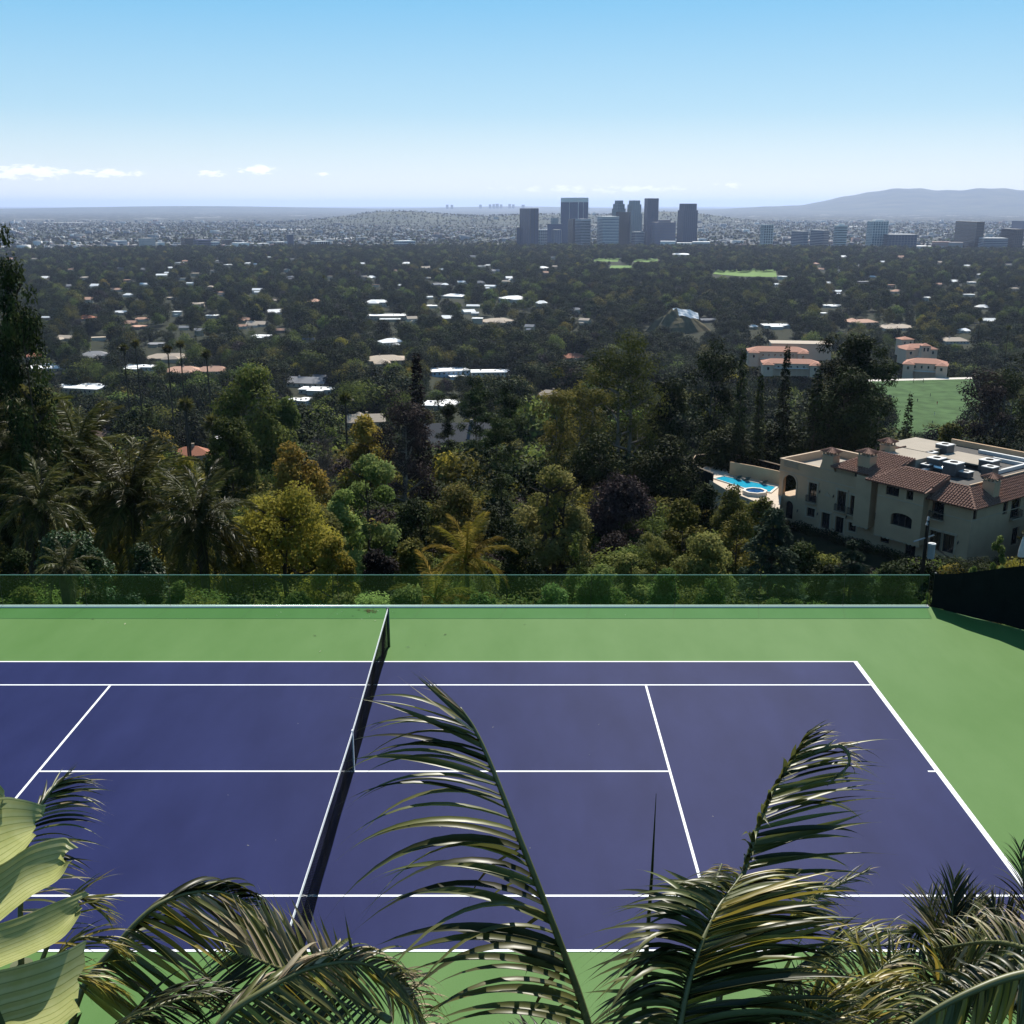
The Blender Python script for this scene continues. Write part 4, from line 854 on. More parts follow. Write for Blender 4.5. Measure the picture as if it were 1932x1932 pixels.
for pts in ([(-3, 0, 0), (-3, 0, 2.4), (3, 0, 2.4), (3, 0, 0)], [(-3, 0, 2.4), (-3, 1.6, 0), (3, 1.6, 0), (3, 0, 2.4)]): MB().tube(pts, .1, 5).build('goal_frame', BLK, g)
CL = [mat('dark sports kit', (.03, .03, .05), .9, .1), mat('white sports kit', (.6, .6, .6), .9, .1), mat('red sports kit', (.35, .05, .05), .9, .1)]; SKIN = mat('skin', (.35, .2, .14), .6, .3)
for k, (px, row, c, lab) in enumerate([(1755, 748, 0, 'person in dark kit running on the far half of the sports field'), (1731, 758, 0, 'person in dark kit standing left on the sports field'), (1768, 763, 2, 'person in red kit near the right side of the sports field'), (1763, 783, 1, 'person in white kit walking on the middle of the field'), (1759, 800, 0, 'person in dark kit at the near end of the sports field')]):
    q = at_z(px, row, -92.75); t = thing('person', lab, 'person', tuple(q), random.uniform(0, 6)); me = bpy.data.meshes.new('body')
    J = [(0, 0, .95), (0, 0, 1.2), (0, 0, 1.42), (0, 0, 1.52), (0, 0, 1.68), (.2, 0, 1.4), (.32, .12, 1.15), (.28, .3, .95), (-.2, 0, 1.4), (-.3, -.15, 1.15), (-.25, -.02, .92), (.1, 0, .9), (.13, .22, .5), (.13, .12, .05), (.13, .28, .02), (-.1, 0, .9), (-.13, -.1, .5), (-.13, -.3, .1), (-.13, -.16, .03)]
    E_ = [(0, 1), (1, 2), (2, 3), (3, 4), (2, 5), (5, 6), (6, 7), (2, 8), (8, 9), (9, 10), (0, 11), (11, 12), (12, 13), (13, 14), (0, 15), (15, 16), (16, 17), (17, 18)]
    me.from_pydata(J, E_, []); me.materials.append(CL[c]); b = obj('body', me, t); b.modifiers.new('skin', 'SKIN').use_smooth_shade = True
    for i, r in enumerate([.14, .15, .17, .06, .105, .07, .05, .04, .07, .05, .04, .09, .07, .05, .04, .09, .07, .05, .04]): me.skin_vertices[0].data[i].radius = (r, r)
    b.modifiers.new('sub', 'SUBSURF').levels = 1
    hm_ = MB().tube([(0, 0, 1.56), (0, 0, 1.66), (0, .01, 1.76), (0, 0, 1.81)], [.08, .118, .108, .05], 8); hm_.build('hair', mat('dark hair', (.02, .015, .01), .8, .2) if k == 0 else bpy.data.materials['dark hair'], t)
# golf course grass, dirt mound
GF = mat('bright golf grass', (.12, .20, .045), .9, .1, var=.15, scale=.02)
for pts in [[(1345, 516), (1400, 521), (1466, 522), (1463, 507), (1440, 498), (1395, 494), (1362, 499)], [(1120, 492), (1165, 493), (1170, 486), (1122, 486)], [(1195, 493), (1240, 494), (1242, 486), (1200, 485)], [(1150, 505), (1190, 506), (1192, 500), (1153, 500)]]:
    P = [at_z(a, b, -129.3) for a, b in pts]; P = [(p.x, p.y, float(ground(p.x, p.y)) + .6) for p in P]
    tag(MB().poly(P).build('golf_fairway', GF), kind='structure'); xs = [a for a, b in pts]; ys = [b for a, b in pts]; BOXES.append((min(xs), min(ys) - 2, max(xs), max(ys) - 2, P[0][1]))
q = ray_ground(1275, 625); dm = q.y / FOC; mb = MB(); vs = []; n = 28; s_ = dm * 62
for r in range(9):
    for k in range(n):
        a = 2 * math.pi * k / n; f = r / 8; w = 1 + .18 * math.sin(3 * a + 1) + .08 * math.sin(7 * a); vs.append((math.cos(a) * f * s_ * w, math.sin(a) * f * s_ * .8 * w, dm * 40 * (1 - f * f) ** 1.3 * (1 + .12 * math.sin(3 * a + r)) - 3 * f))
mnd = tag(mb.add(vs, [(r * n + k, r * n + (k + 1) % n, (r + 1) * n + (k + 1) % n, (r + 1) * n + k) for r in range(8) for k in range(n)]).build('dirt_mound', mat('olive brown bare slope', (.10, .085, .045), .95, .1, var=.4, scale=.15), None, loc=tuple(q)), 'olive brown dirt mound with white sheeting on its top', 'mound')
TARP = mat('white sheeting', (.7, .7, .7), .8, .2, var=.05); mb = MB(); vs = []
for i in range(7):
    for j in range(4): vs.append((dm * (-8 + 8 * i), -dm * (2 + 5 * j), dm * (43 - .22 * i * i - 4 * j + 1.5 * math.sin(i * 2 + j))))
mb.add(vs, [(i * 4 + j, i * 4 + j + 1, i * 4 + j + 5, i * 4 + j + 4) for i in range(6) for j in range(3)]).build('sheeting', TARP, mnd)
BOXES.append((1222, 560, 1335, 615, px_of(q)[2]))
# ------------------------------------------------------------------ mansion
MROT = math.atan2(ME[1], ME[0])
man = thing('mansion', 'large beige stucco mansion with brown tiled roofs and rooftop machinery', 'house', tuple(MA), MROT)
STM = mat('beige stucco', (.49, .335, .21), .92, .15, var=.10, scale=.6, bump=.25, bscale=8); TRM = mat('pale stone trim', (.45, .34, .24), .85, .2, var=.1, scale=2)
TILE = mat('brown clay barrel tiles', (.20, .105, .075), .8, .25, var=.35, scale=5); IRON = mat('black wrought iron', (.015, .014, .014), .6, .4, var=.1); FLATR = mat('pale roof membrane', (.33, .285, .23), .9, .2, var=.12, scale=.5)
DKR = mat('dark roof felt', (.08, .075, .07), .9, .2, var=.2); WDK = mat('dark wood frame', (.05, .035, .025), .6, .3, var=.2)
def wall_holes(x0, x1, z0, z1, holes, y, depth=.28, flip=False):
    """wall face at y (outward -y) with recessed openings (x0, x1, z0, z1)"""
    mb = MB(); xs = sorted({x0, x1, *[h[0] for h in holes], *[h[1] for h in holes]}); zs = sorted({z0, z1, *[h[2] for h in holes], *[h[3] for h in holes]})
    for i in range(len(xs) - 1):
        for j in range(len(zs) - 1):
            cx, cz = (xs[i] + xs[i + 1]) / 2, (zs[j] + zs[j + 1]) / 2
            if not any(h[0] < cx < h[1] and h[2] < cz < h[3] for h in holes): mb.quad((xs[i], y, zs[j]), (xs[i + 1], y, zs[j]), (xs[i + 1], y, zs[j + 1]), (xs[i], y, zs[j + 1]))
    for a, b, c, d in [h[:4] for h in holes]:
        Y = y + depth
        mb.quad((a, y, c), (a, y, d), (a, Y, d), (a, Y, c)); mb.quad((b, y, d), (b, y, c), (b, Y, c), (b, Y, d)); mb.quad((a, y, d), (b, y, d), (b, Y, d), (a, Y, d)); mb.quad((b, y, c), (a, y, c), (a, Y, c), (b, Y, c))
    return mb
def xform(mb, rot90=False, ox=0.0):
    """turn a wall built along x into one along +y whose outside looks to +x"""
    if rot90: mb.v = [(ox - y, x, z) for x, y, z in mb.v]
    return mb
def opening(a, b, c, d, y, depth=.28, doors=2, rot=False, ox=0.0, arch=False, mat_=None):
    """frame, mullions and dark panes set back in an opening; pane is a child of the window frame"""
    Y = y + depth; mb = MB(); f = .09
    mb.box(a, a + f, Y - .1, Y, c, d); mb.box(b - f, b, Y - .1, Y, c, d); mb.box(a + f, b - f, Y - .1, Y, d - f, d); mb.box(a + f, b - f, Y - .1, Y, c, c + f)
    n = doors; w = (b - a - 2 * f) / n
    for k in range(1, n): mb.box(a + f + w * k - .04, a + f + w * k + .04, Y - .09, Y, c + f, d - f)
    wn = xform(mb, rot, ox).build('window', mat_ or WDK, man)
    for k in range(n):
        x0, x1 = a + f + w * k + .045, a + f + w * (k + 1) - .045; xform(MB().box(x0, x1, Y - .04, Y - .02, c + f + .01, d - f - .01), rot, ox).build('pane', PANE, wn)
    return wn
def balcony(a, b, c, y, h=.95, out=.5, rot=False, ox=0.0):
    mb = MB(); mb.box(a - .15, b + .15, y - out, y - .02, c - .14, c)
    bl = xform(mb, rot, ox).build('balcony', TRM, man); mb = MB()
    for z in (c + .08, c + h): mb.box(a - .12, b + .12, y - out + .02, y - out + .06, z, z + .05)
    n = int((b - a + .24) / .14)
    for k in range(n + 1): u = a - .12 + (b - a + .24) * k / n; mb.box(u - .015, u + .015, y - out + .03, y - out + .05, c + .12, c + h)
    for u in (a - .12, b + .08):
        mb.box(u, u + .04, y - out + .07, y - .03, c + h, c + h + .05)
        for k in range(4): mb.box(u + .01, u + .03, y - out + .12 + .1 * k, y - out + .14 + .1 * k, c + .01, c + h - .01)
    xform(mb, rot, ox).build('railing', IRON, bl)
def surround(a, b, c, d, y, w=.22, t=.07, sill=True):
    mb = MB(); mb.box(a - w, a, y - t, y - .004, c, d); mb.box(b, b + w, y - t, y - .004, c, d); mb.box(a - w - .1, b + w + .1, y - t - .08, y - .004, d, d + .3)
    if sill: mb.box(a - w - .1, b + w + .1, y - t - .05, y - .004, c - .16, c)
    mb.build('window_surround', TRM, man)
# left block: terrace house with arches
HB = [(5.65, 7.15, 2.75, 5.7), (10.85, 12.35, 2.55, 5.55), (13.15, 14.4, 2.5, 5.3), (5.6, 7.1, .45, 1.85), (8.35, 9.85, -.7, 1.75), (10.85, 12.3, -.75, 1.7), (13.2, 14.45, 0, 1.35)]
NA = 10
def arch_fill(cx, r, zs, zt, y, depth):
    """masonry that rounds the head of a square opening"""
    mb = MB(); P = [(cx + r * math.cos(math.pi * k / NA), zs + r * math.sin(math.pi * k / NA)) for k in range(NA + 1)]
    for k in range(NA):
        (a, b), (c, d) = P[k], P[k + 1]; mb.quad((a, y, b), (a, y, zt), (c, y, zt), (c, y, d)); mb.quad((a, y, b), (c, y, d), (c, y + depth, d), (a, y + depth, b))
    return mb
arches = [(.85, 3.35, 2.72, 6.05), (1.5, 3.0, -.8, 2.0)]
mb = wall_holes(0.0, 14.5, -2.5, 8.1, HB + arches, 0.0, .3)
for a, b, c, d in arches: r = (b - a) / 2; q = arch_fill((a + b) / 2, r, d - r, d + .001, -.0, .3); mb.add(q.v, q.f)
mb.build('wall', STM, man)
for h in HB: opening(*h, 0.0, .3)
for h in HB[:3]: balcony(h[0], h[1], h[2], 0.0)
for h in HB: surround(*h, 0.0)
mb = MB(); P = [(2.1 + 1.45 * math.cos(math.pi * k / 14), 4.8 + 1.45 * math.sin(math.pi * k / 14)) for k in range(15)]; Q = [(2.1 + 1.25 * math.cos(math.pi * k / 14), 4.8 + 1.25 * math.sin(math.pi * k / 14)) for k in range(15)]
for k in range(14): mb.quad((*[P[k][0]], -.09, P[k][1]), (P[k + 1][0], -.09, P[k + 1][1]), (Q[k + 1][0], -.09, Q[k + 1][1]), (Q[k][0], -.09, Q[k][1])); mb.quad((P[k][0], -.09, P[k][1]), (P[k][0], 0, P[k][1]), (P[k + 1][0], 0, P[k + 1][1]), (P[k + 1][0], -.09, P[k + 1][1]))
for u in (.65, 3.35): mb.box(u, u + .2, -.09, -.004, 2.5, 4.8)
mb.build('arch_surround', TRM, man)
# loggia behind the big arch: open through to the pool terrace on the left side
MB().box(0.0, 4.6, .3, 6.0, 2.55, 2.7).build('loggia_floor', TRM, man)
mb = MB(); mb.box(4.6, 4.9, .31, 6.0, 2.71, 6.9); mb.box(0.0, .3, .31, 1.2, 2.71, 6.9); mb.box(0, .3, 4.9, 6.0, 2.71, 6.9); mb.box(0, .3, 1.2, 4.9, 6.0, 6.9); mb.box(.3, 4.6, 5.7, 6.0, 2.71, 3.3); mb.box(.3, 1.2, 5.7, 6.0, 3.3, 6.9); mb.box(3.7, 4.6, 5.7, 6.0, 3.3, 6.9)
mb.build('loggia_wall', STM, man)
MB().box(.3, 4.3, .3, 5.7, -.8, 2.55).build('lower_room', PANE, man)
mb = MB(); mb.box(-.02, 0.0, 0, 12.0, -2.5, 2.5); mb.box(0, 10, 12.0, 12.3, -2.5, 8.1); mb.box(0, .02, 6.0, 12.0, 2.5, 8.1); mb.build('side_wall', STM, man)
MB().box(.02, 10.0, .3, 12.0, 6.92, 7.05).build('terrace_floor', FLATR, man)
mb = MB(); mb.box(-.1, 10, -.08, .3, 8.1, 8.24); mb.box(-.1, .3, .3, 12.3, 8.1, 8.24); mb.box(.3, 8.5, 11.9, 12.38, 8.1, 8.24); mb.box(.02, .3, .31, 12, 7.06, 8.1); mb.box(-.06, 14.5, -.06, -.004, 6.35, 6.5); mb.build('parapet_cap', TRM, man)
mb = MB()
for k in range(16): u = .8 + 2.5 * k / 15; mb.tube([(u, -.04, 7.2), (u, -.06, 7.5), (u, -.04, 7.95)], [.05, .08, .05], 6)
mb.box(.6, 3.5, -.1, -.005, 7.1, 7.2); mb.box(.6, 3.5, -.1, -.005, 7.95, 8.05); mb.build('balustrade', TRM, man)
mb = MB()
for k in range(44):
    v = 1.0 + 10.5 * k / 43; mb.tube([(9.0 - 8.4 * k / 43, 11.75, 7.06), (9.0 - 8.4 * k / 43, 11.75, 7.6), (9.0 - 8.4 * k / 43, 11.75, 8.05)], [.06, .1, .06], 5)
mb.build('balustrade', TRM, man)
SCO = mat('bronze wall lantern', (.04, .02, .015), .5, .5, var=.2)
for u, w in [(7.75, 4.65), (10.25, 4.5), (7.7, 1.25), (4.0, .9), (30.35, 2.6), (12.75, 2.0), (26.9, 5.3)]: MB().add([(u, -.3, w - .3), (u - .13, -.17, w), (u + .13, -.17, w), (u, -.32, w + .05), (u, -.05, w + .3)], [(0, 1, 3), (0, 3, 2), (1, 4, 3), (3, 4, 2), (0, 2, 4), (0, 4, 1)]).build('wall_lantern', SCO, man)
MB().box(8.55, 9.6, -.06, -.004, 4.2, 4.45).box(8.7, 9.45, -.08, -.004, 4.45, 4.62).box(8.95, 9.2, -.1, -.004, 4.62, 4.85).build('carved_crest', TRM, man)
# upper floor of the left block and the projecting bays
mb = MB(); mb.box(10.0, 18.3, .32, 11.6, 7.06, 9.0); mb.build('upper_wall', STM, man)
opening(13.3, 14.3, 7.6, 8.75, .02, .3, 1)
mb = wall_holes(14.5, 17.05, 1.5, 8.75, [], -1.0); mb.quad((14.5, 0, 1.5), (14.5, -1, 1.5), (14.5, -1, 8.75), (14.5, 0, 8.75)); mb.quad((17.05, -1, 1.5), (17.05, .3, 1.5), (17.05, .3, 8.75), (17.05, -1, 8.75)); mb.quad((14.5, -1, 1.5), (14.5, 0, 1.5), (17.05, 0, 1.5), (17.05, -1, 1.5)); mb.build('bay', STM, man)
HR = [(17.45, 18.1, 2.6, 5.1), (14.6, 15.5, 8.9, 8.95)][:1]
mb = wall_holes(17.05, 18.4, -2.5, 8.7, HR, .3); mb.build('wall', STM, man); opening(*HR[0], .3, .28, 1); balcony(17.45, 18.1, 2.6, .3, out=.3)
mb = wall_holes(14.5, 25.4, -2.5, 1.6, [(18.6, 20.0, -.3, 1.1), (22.6, 24.2, -1.2, 1.0)], 0.004, .3); mb.build('lower_wall', STM, man); opening(18.6, 20.0, -.3, 1.1, 0.004); opening(22.6, 24.2, -1.2, 1.0, .004)
HY = [(19.55, 21.6, 7.0, 8.25), (22.75, 23.8, 7.0, 8.25), (20.7, 24.0, 3.0, 4.85)]
mb = wall_holes(18.3, 25.4, 1.05, 8.75, HY, -1.2, .3); mb.quad((18.3, .3, 1.05), (18.3, -1.2, 1.05), (18.3, -1.2, 8.75), (18.3, .3, 8.75)); mb.quad((25.4, -1.2, 1.05), (25.4, .3, 1.05), (25.4, .3, 8.75), (25.4, -1.2, 8.75)); mb.quad((18.3, -1.2, 1.05), (18.3, .3, 1.05), (25.4, .3, 1.05), (25.4, -1.2, 1.05))
cx, hw_, zs = 22.35, 1.65, 4.25
for k in range(NA):
    a0, a1 = math.pi * k / NA, math.pi * (k + 1) / NA; mb.quad((cx + hw_ * math.cos(a0), -1.2, zs + .6 * math.sin(a0)), (cx + hw_ * math.cos(a0), -1.2, 4.851), (cx + hw_ * math.cos(a1), -1.2, 4.851), (cx + hw_ * math.cos(a1), -1.2, zs + .6 * math.sin(a1)))
mb.build('bay', STM, man)
for h in HY: opening(*h, -1.2, .3, 2 if h[1] - h[0] < 3 else 3)
mb = MB(); mb.box(18.2, 25.5, -1.26, -1.204, 6.55, 6.7); mb.box(25.5, 31.75, -.06, -.004, 5.75, 5.88); mb.box(31.704, 31.76, 0, 24, 5.75, 5.88); mb.build('string_course', TRM, man)
def scallops(u0, u1, y, z):
    mb = MB(); n = int((u1 - u0) / .62)
    for k in range(n):
        c = u0 + (u1 - u0) * (k + .5) / n; r = (u1 - u0) / n / 2; mb.add([(c + r * math.cos(math.pi * (1 + i / 6)), yy, z + r * .8 * math.sin(math.pi * (1 + i / 6))) for yy in (y, y + .25) for i in range(7)], [tuple(range(7)), tuple(range(13, 6, -1))] + [(i, i + 7, i + 8, i + 1) for i in range(6)])
    mb.build('corbel', TRM, man)
scallops(14.4, 17.1, -1.02, 1.5); scallops(18.2, 25.5, -1.22, 1.05)
# right wing
HW = [(25.95, 27.75, 5.0, 7.35), (26.1, 27.8, .75, 3.35), (28.05, 29.75, .8, 3.35)]
wall_holes(25.4, 31.7, -2.5, 7.7, HW, 0.0, .3).build('wall', STM, man)
for h in HW: opening(*h, 0.0)
for h in HW[1:]: surround(*h, 0.0, sill=False)
balcony(25.95, 27.75, 5.0, 0.0)
HS = [(.35, 1.2, 5.9, 7.2), (7.4, 8.5, 5.4, 7.2), (9.4, 11.6, 4.5, 7.2), (10.5, 12.2, .5, 3.0), (16, 18, 4.6, 7.2)]
xform(wall_holes(0.0, 26, -3, 7.7, HS, 0.0, .3), True, 31.7).build('wall', STM, man)
for h in HS: opening(*h, 0.0, .3, rot=True, ox=31.7, doors=1 if h[1] - h[0] < 1.5 else 2)
balcony(9.4, 11.6, 4.5, 0.0, rot=True, ox=31.7)
mb = MB(); mb.box(10.0, 31.4, 25.7, 26.0, -3, 8.0); mb.build('back_wall', STM, man)
# roofs: barrel tiles in courses
def tile_field(poly, eave_a, eave_b, up, name='roof_tile', pitch_=.40, course=.45):
    """barrel tiles over a sloping polygon; eave_a->eave_b is the low edge, up the direction up the slope"""
    A = Vector(eave_a); e = (Vector(eave_b) - A); eL = e.length; e.normalize(); up = Vector(up); up = (up - e * up.dot(e)).normalized(); n = e.cross(up).normalized(); n = n if n.z > 0 else -n
    pts = [((Vector(p) - A).dot(e), (Vector(p) - A).dot(up)) for p in poly]
    base = MB(); base.poly([tuple(Vector(p)) for p in poly]); base.add([tuple(Vector(p) - n * .15) for p in poly], [tuple(range(len(poly)))[::-1]])
    k = len(poly); base.add([tuple(Vector(p)) for p in poly] + [tuple(Vector(p) - n * .15) for p in poly], [(i, i + k, (i + 1) % k + k, (i + 1) % k) for i in range(k)])
    rf = base.build('roof', TILE, man); mb = MB(); s0 = min(p[0] for p in pts); s1 = max(p[0] for p in pts); nn = int((s1 - s0) / pitch_)
    for i in range(nn):
        s = s0 + (i + .5) * (s1 - s0) / nn; hits = []
        for j in range(k):
            (a0, b0), (a1, b1) = pts[j], pts[(j + 1) % k]
            if (a0 - s) * (a1 - s) < 0: hits.append(b0 + (b1 - b0) * (s - a0) / (a1 - a0))
        if len(hits) < 2: continue
        lo, hi = min(hits) - .06, max(hits); m = max(1, round((hi - lo) / course)); d = (hi - lo) / m
        for c in range(m):
            q0, q1 = lo + c * d, lo + (c + 1) * d + .05; r = .145 * random.uniform(.92, 1.08); lift = .012 + random.uniform(0, .012)
            vs = []
            for q, rr, l in ((q0, r * 1.08, lift + .025), (q1, r * .9, lift)):
                for a in (0, .7, 1.57, 2.44, 3.14): vs.append(A + e * (s + rr * math.cos(a)) + up * q + n * (l + rr * 1.1 * math.sin(a)))
            mb.add(vs, [(0, 1, 6, 5), (1, 2, 7, 6), (2, 3, 8, 7), (3, 4, 9, 8), (0, 4, 3, 2, 1)])
    t = mb.build(name, TILE, rf); t['kind'] = 'stuff'; return rf
def ridge(p, q, par=None):
    p, q = Vector(p), Vector(q); n = max(2, int((q - p).length / .45)); me = None; mb = MB()
    for k in range(n): a, b = p.lerp(q, k / n), p.lerp(q, (k + 1.1) / n); mb.tube([a + Vector((0, 0, .06)), b + Vector((0, 0, .03))], [.15, .12], 6)
    mb.build('ridge_tile', TILE, man)
p0, p1, p2, p3 = (9.8, -.75, 8.95), (18.0, -.75, 8.95), (19.2, 5.6, 10.9), (13.2, 5.6, 10.9)
tile_field([p0, p1, p2, p3], p0, p1, (0, 1, .31)); tile_field([(9.8, 12, 8.95), p0, p3, (13.2, 12, 10.9)], (9.8, 12, 8.95), p0, (1, 0, .55)); ridge(p0, p3)
p0, p1, p2, p3 = (16.6, -1.9, 8.6), (25.9, -1.9, 8.6), (26.2, 3.0, 10.2), (19.4, 3.0, 10.2)
tile_field([p0, p1, p2, p3], p0, p1, (0, 1, .33)); tile_field([(16.6, 3, 9.3), p0, p3], (16.6, 3, 9.3), p0, (1, 0, .3)); ridge(p0, p3); ridge(p3, p2)
tile_field([(25.9, -1.9, 8.6), (25.9, 3, 8.0), (25.9, 3, 8.01), (26.2, 3, 10.2)], (25.9, -1.9, 8.6), (25.9, 3, 8.0), (0, 0, 1))
p0, p1, p2, p3 = (24.6, -.85, 7.65), (32.6, -.85, 7.65), (29.4, 2.6, 9.45), (25.6, 2.6, 9.45)
tile_field([p0, p1, p2, p3], p0, p1, (0, 1, .5)); q1, q2 = (32.6, 26, 7.65), (29.4, 26, 9.45)
tile_field([p1, q1, q2, p2], p1, q1, (-1, 0, .55)); ridge(p1, p2); ridge(p2, p3); ridge(p2, q2)
# flat roofs
MB().box(10, 29.4, 2.7, 26, 8.9, 9.25).build('flat_roof', DKR, man); MB().box(13.2, 19.2, 5.6, 11, 9.26, 10.8).build('flat_roof', FLATR, man)
r = MB().box(9.9, 16.5, 11.7, 19.2, 7.06, 10.6).build('roof_block', STM, man); MB().box(9.75, 16.7, 11.5, 19.4, 10.6, 10.75).build('roof_deck', FLATR, r)
MB().box(29.2, 29.42, 2.8, 26, 9.3, 9.75).build('parapet', TRM, man); MB().box(12, 29.2, 25.5, 25.9, 9.26, 10.1).build('parapet', STM, man)
# chimneys
def chimney(u, v, w, b, h, flare=0.0):
    mb = MB()
    if flare: mb.add([(u - b - flare, v - b * .8, w - 1.2), (u + b + flare, v - b * .8, w - 1.2), (u + b + flare, v + b * .8, w - 1.2), (u - b - flare, v + b * .8, w - 1.2), (u - b, v - b * .8, w + h * .5), (u + b, v - b * .8, w + h * .5), (u + b, v + b * .8, w + h * .5), (u - b, v + b * .8, w + h * .5)], [(4, 5, 6, 7), (0, 1, 5, 4), (1, 2, 6, 5), (2, 3, 7, 6), (3, 0, 4, 7)]); mb.box(u - b, u + b, v - b * .8, v + b * .8, w + h * .5, w + h)
    else: mb.box(u - b, u + b, v - b * .8, v + b * .8, w - .8, w + h)
    c = mb.build('chimney', STM, man); mb = MB(); mb.box(u - b - .08, u + b + .08, v - b * .8 - .08, v + b * .8 + .08, w + h, w + h + .1)
    for i in range(4):
        for s in (-1, 1): x = u - b + .12 + i * (2 * b - .24) / 3; mb.box(x - .09, x + .09, v + s * (b * .8 - .12) - .09, v + s * (b * .8 - .12) + .09, w + h + .1, w + h + .48)
    mb.box(u - b - .1, u + b + .1, v - b * .8 - .1, v + b * .8 + .1, w + h + .48, w + h + .58); mb.build('vent_course', TRM, c); mb = MB(); z = w + h + .58; B = b + .3
    mb.add([(u - B, v - B * .85, z), (u + B, v - B * .85, z), (u + B, v + B * .85, z), (u - B, v + B * .85, z), (u, v, z + .6)], [(0, 1, 4), (1, 2, 4), (2, 3, 4), (3, 0, 4), (3, 2, 1, 0)])
    for s, a, bb in ((0, (-B, -B * .85), (B, -B * .85)), (1, (B, -B * .85), (B, B * .85)), (2, (B, B * .85), (-B, B * .85)), (3, (-B, B * .85), (-B, -B * .85))):
        for i in range(6): f = (i + .5) / 6; x, y = a[0] + (bb[0] - a[0]) * f, a[1] + (bb[1] - a[1]) * f; mb.tube([(u + x * 1.05, v + y * 1.05, z + .03), (u + x * abs(f - .5) * 1.2, v + y * abs(f - .5) * 1.2, z + .6 - abs(f - .5) * .7)], .07, 5)
    mb.build('cap', TILE, c)
chimney(8.6, .75, 8.2, .95, 2.0, .7); chimney(14.2, 1.5, 9.0, 1.0, 2.0); chimney(13.2, 7.5, 10.2, .85, 1.4); chimney(30.9, 5.2, 8.2, .85, 2.0)
# machinery on the flat roof
HV = mat('grey galvanised unit', (.09, .095, .10), .5, .4, metal=.4, var=.15); HVT = mat('white unit top', (.50, .50, .49), .6, .3, var=.08)
def machine(u, v, s, h, z=9.26):
    g = thing('roof_unit', None, None); g.parent = man; g.location = (u, v, z)
    b = MB().box(-s, s, -s, s, 0.1, h).build('cabinet', HV, g); MB().box(-s - .05, s + .05, -s - .05, s + .05, h + .002, h + .12).build('lid', HVT, g); MB().tube([(0, 0, h + .12), (0, 0, h + .16)], s * .55, 12).build('fan', BLK, g)
for a, (x, y), s, h in [('', (1340, 150), .95, 1.9), ('', (1238, 178), .7, 1.3), ('', (1280, 245), .95, 1.7), ('', (1405, 285), 1.0, 1.8), ('', (1668, 250), 1.0, 1.5), ('', (1675, 295), .8, 1.4), ('', (1210, 250), .6, .9), ('', (1500, 300), .7, .8), ('', (1450, 270), .5, 1.0)]:
    q = at_z(1437.8 + x * .2558, 823.7 + y * .2558, MA[2] + 9.3); dx, dy = q.x - MA[0], q.y - MA[1]; machine(dx * ME[0] + dy * ME[1], dx * MN[0] + dy * MN[1], s, h)
mb = MB(); mb.box(17.5, 24.5, 13.0, 18.5, 9.9, 10.05); pl = mb.build('roof_platform', FLATR, man)
mb = MB(); [mb.box(u, u + .15, v, v + .15, 9.26, 9.9) for u in (17.7, 24.2) for v in (13.1, 18.2)]; mb.build('leg', STM, pl)
mb = MB(); mb.tube([(21, 7.5, 9.9), (24.2, 7.5, 9.9)], .35, 8); mb.tube([(24.2, 7.5, 9.9), (25.6, 8.4, 9.6)], .3, 8); mb.tube([(20.6, 5.0, 9.6), (20.6, 8.5, 9.6)], .28, 8); mb.build('duct', ALU, man)
for u0, u1, v0, v1 in [(22, 28.5, 20.3, 20.7), (18, 28.5, 23.2, 23.7), (26.8, 27.2, 12, 23)]: MB().box(u0, u1, v0, v1, 9.26, 9.75).build('roof_kerb', HVT, man)

# garden of the mansion: pool terrace
Zp = MA[2] + 2.45
TERR = mat('beige paved terrace', (.50, .41, .32), .85, .2, var=.12, scale=2)
def gl(a, b, z): return tuple(at_z(a, b, z))
edge = [(1470, 962), (1420, 944), (1372, 925), (1338, 905), (1318, 890), (1330, 880), (1372, 882), (1420, 892), (1470, 902), (1480, 905)]
P = [at_z(a, b, Zp) for a, b in edge]
mb = MB(); mb.prism([(p.x, p.y) for p in P], Zp - 6, Zp); tag(mb.build('pool_terrace', TERR), kind='structure')
pool = thing('swimming_pool', 'turquoise swimming pool on the terrace left of the mansion', 'pool', tuple(at_z(1400, 915, Zp)))
m, N_, L_, p = new_mat('turquoise pool water'); p.inputs['Base Color'].default_value = (.02, .34, .50, 1); p.inputs['Roughness'].default_value = .06
tc = N_.new('ShaderNodeTexCoord'); n = N_.new('ShaderNodeTexNoise'); n.inputs['Scale'].default_value = .9; L_.new(tc.outputs['Object'], n.inputs[0]); b = N_.new('ShaderNodeBump'); b.inputs['Strength'].default_value = .15; L_.new(n.outputs[0], b.inputs['Height']); L_.new(b.outputs[0], p.inputs['Normal']); POOLW = m
def rel(a, b, z, o): q = at_z(a, b, z); return (q.x - o[0], q.y - o[1], q.z - o[2])
o_ = pool.location; pe = [(1348, 903), (1366, 899), (1420, 910), (1464, 919), (1452, 929), (1410, 923)]
W_ = [rel(a, b, Zp + .06, o_) for a, b in pe]; MB().poly(W_).build('pool_water', POOLW, pool); mb = MB(); c = Vector((sum(w[0] for w in W_) / 6, sum(w[1] for w in W_) / 6, W_[0][2]))
for i in range(6):
    a, b = Vector(W_[i]), Vector(W_[(i + 1) % 6]); a2, b2 = c + (a - c) * 1.08, c + (b - c) * 1.08; up = Vector((0, 0, .09)); mb.quad(a + up, b + up, b2 + up, a2 + up); mb.quad(a2 + up, b2 + up, b2, a2); mb.quad(a, b, b + up, a + up)
mb.build('coping', mat('pale pool coping', (.62, .56, .48), .8, .2, var=.08), pool)
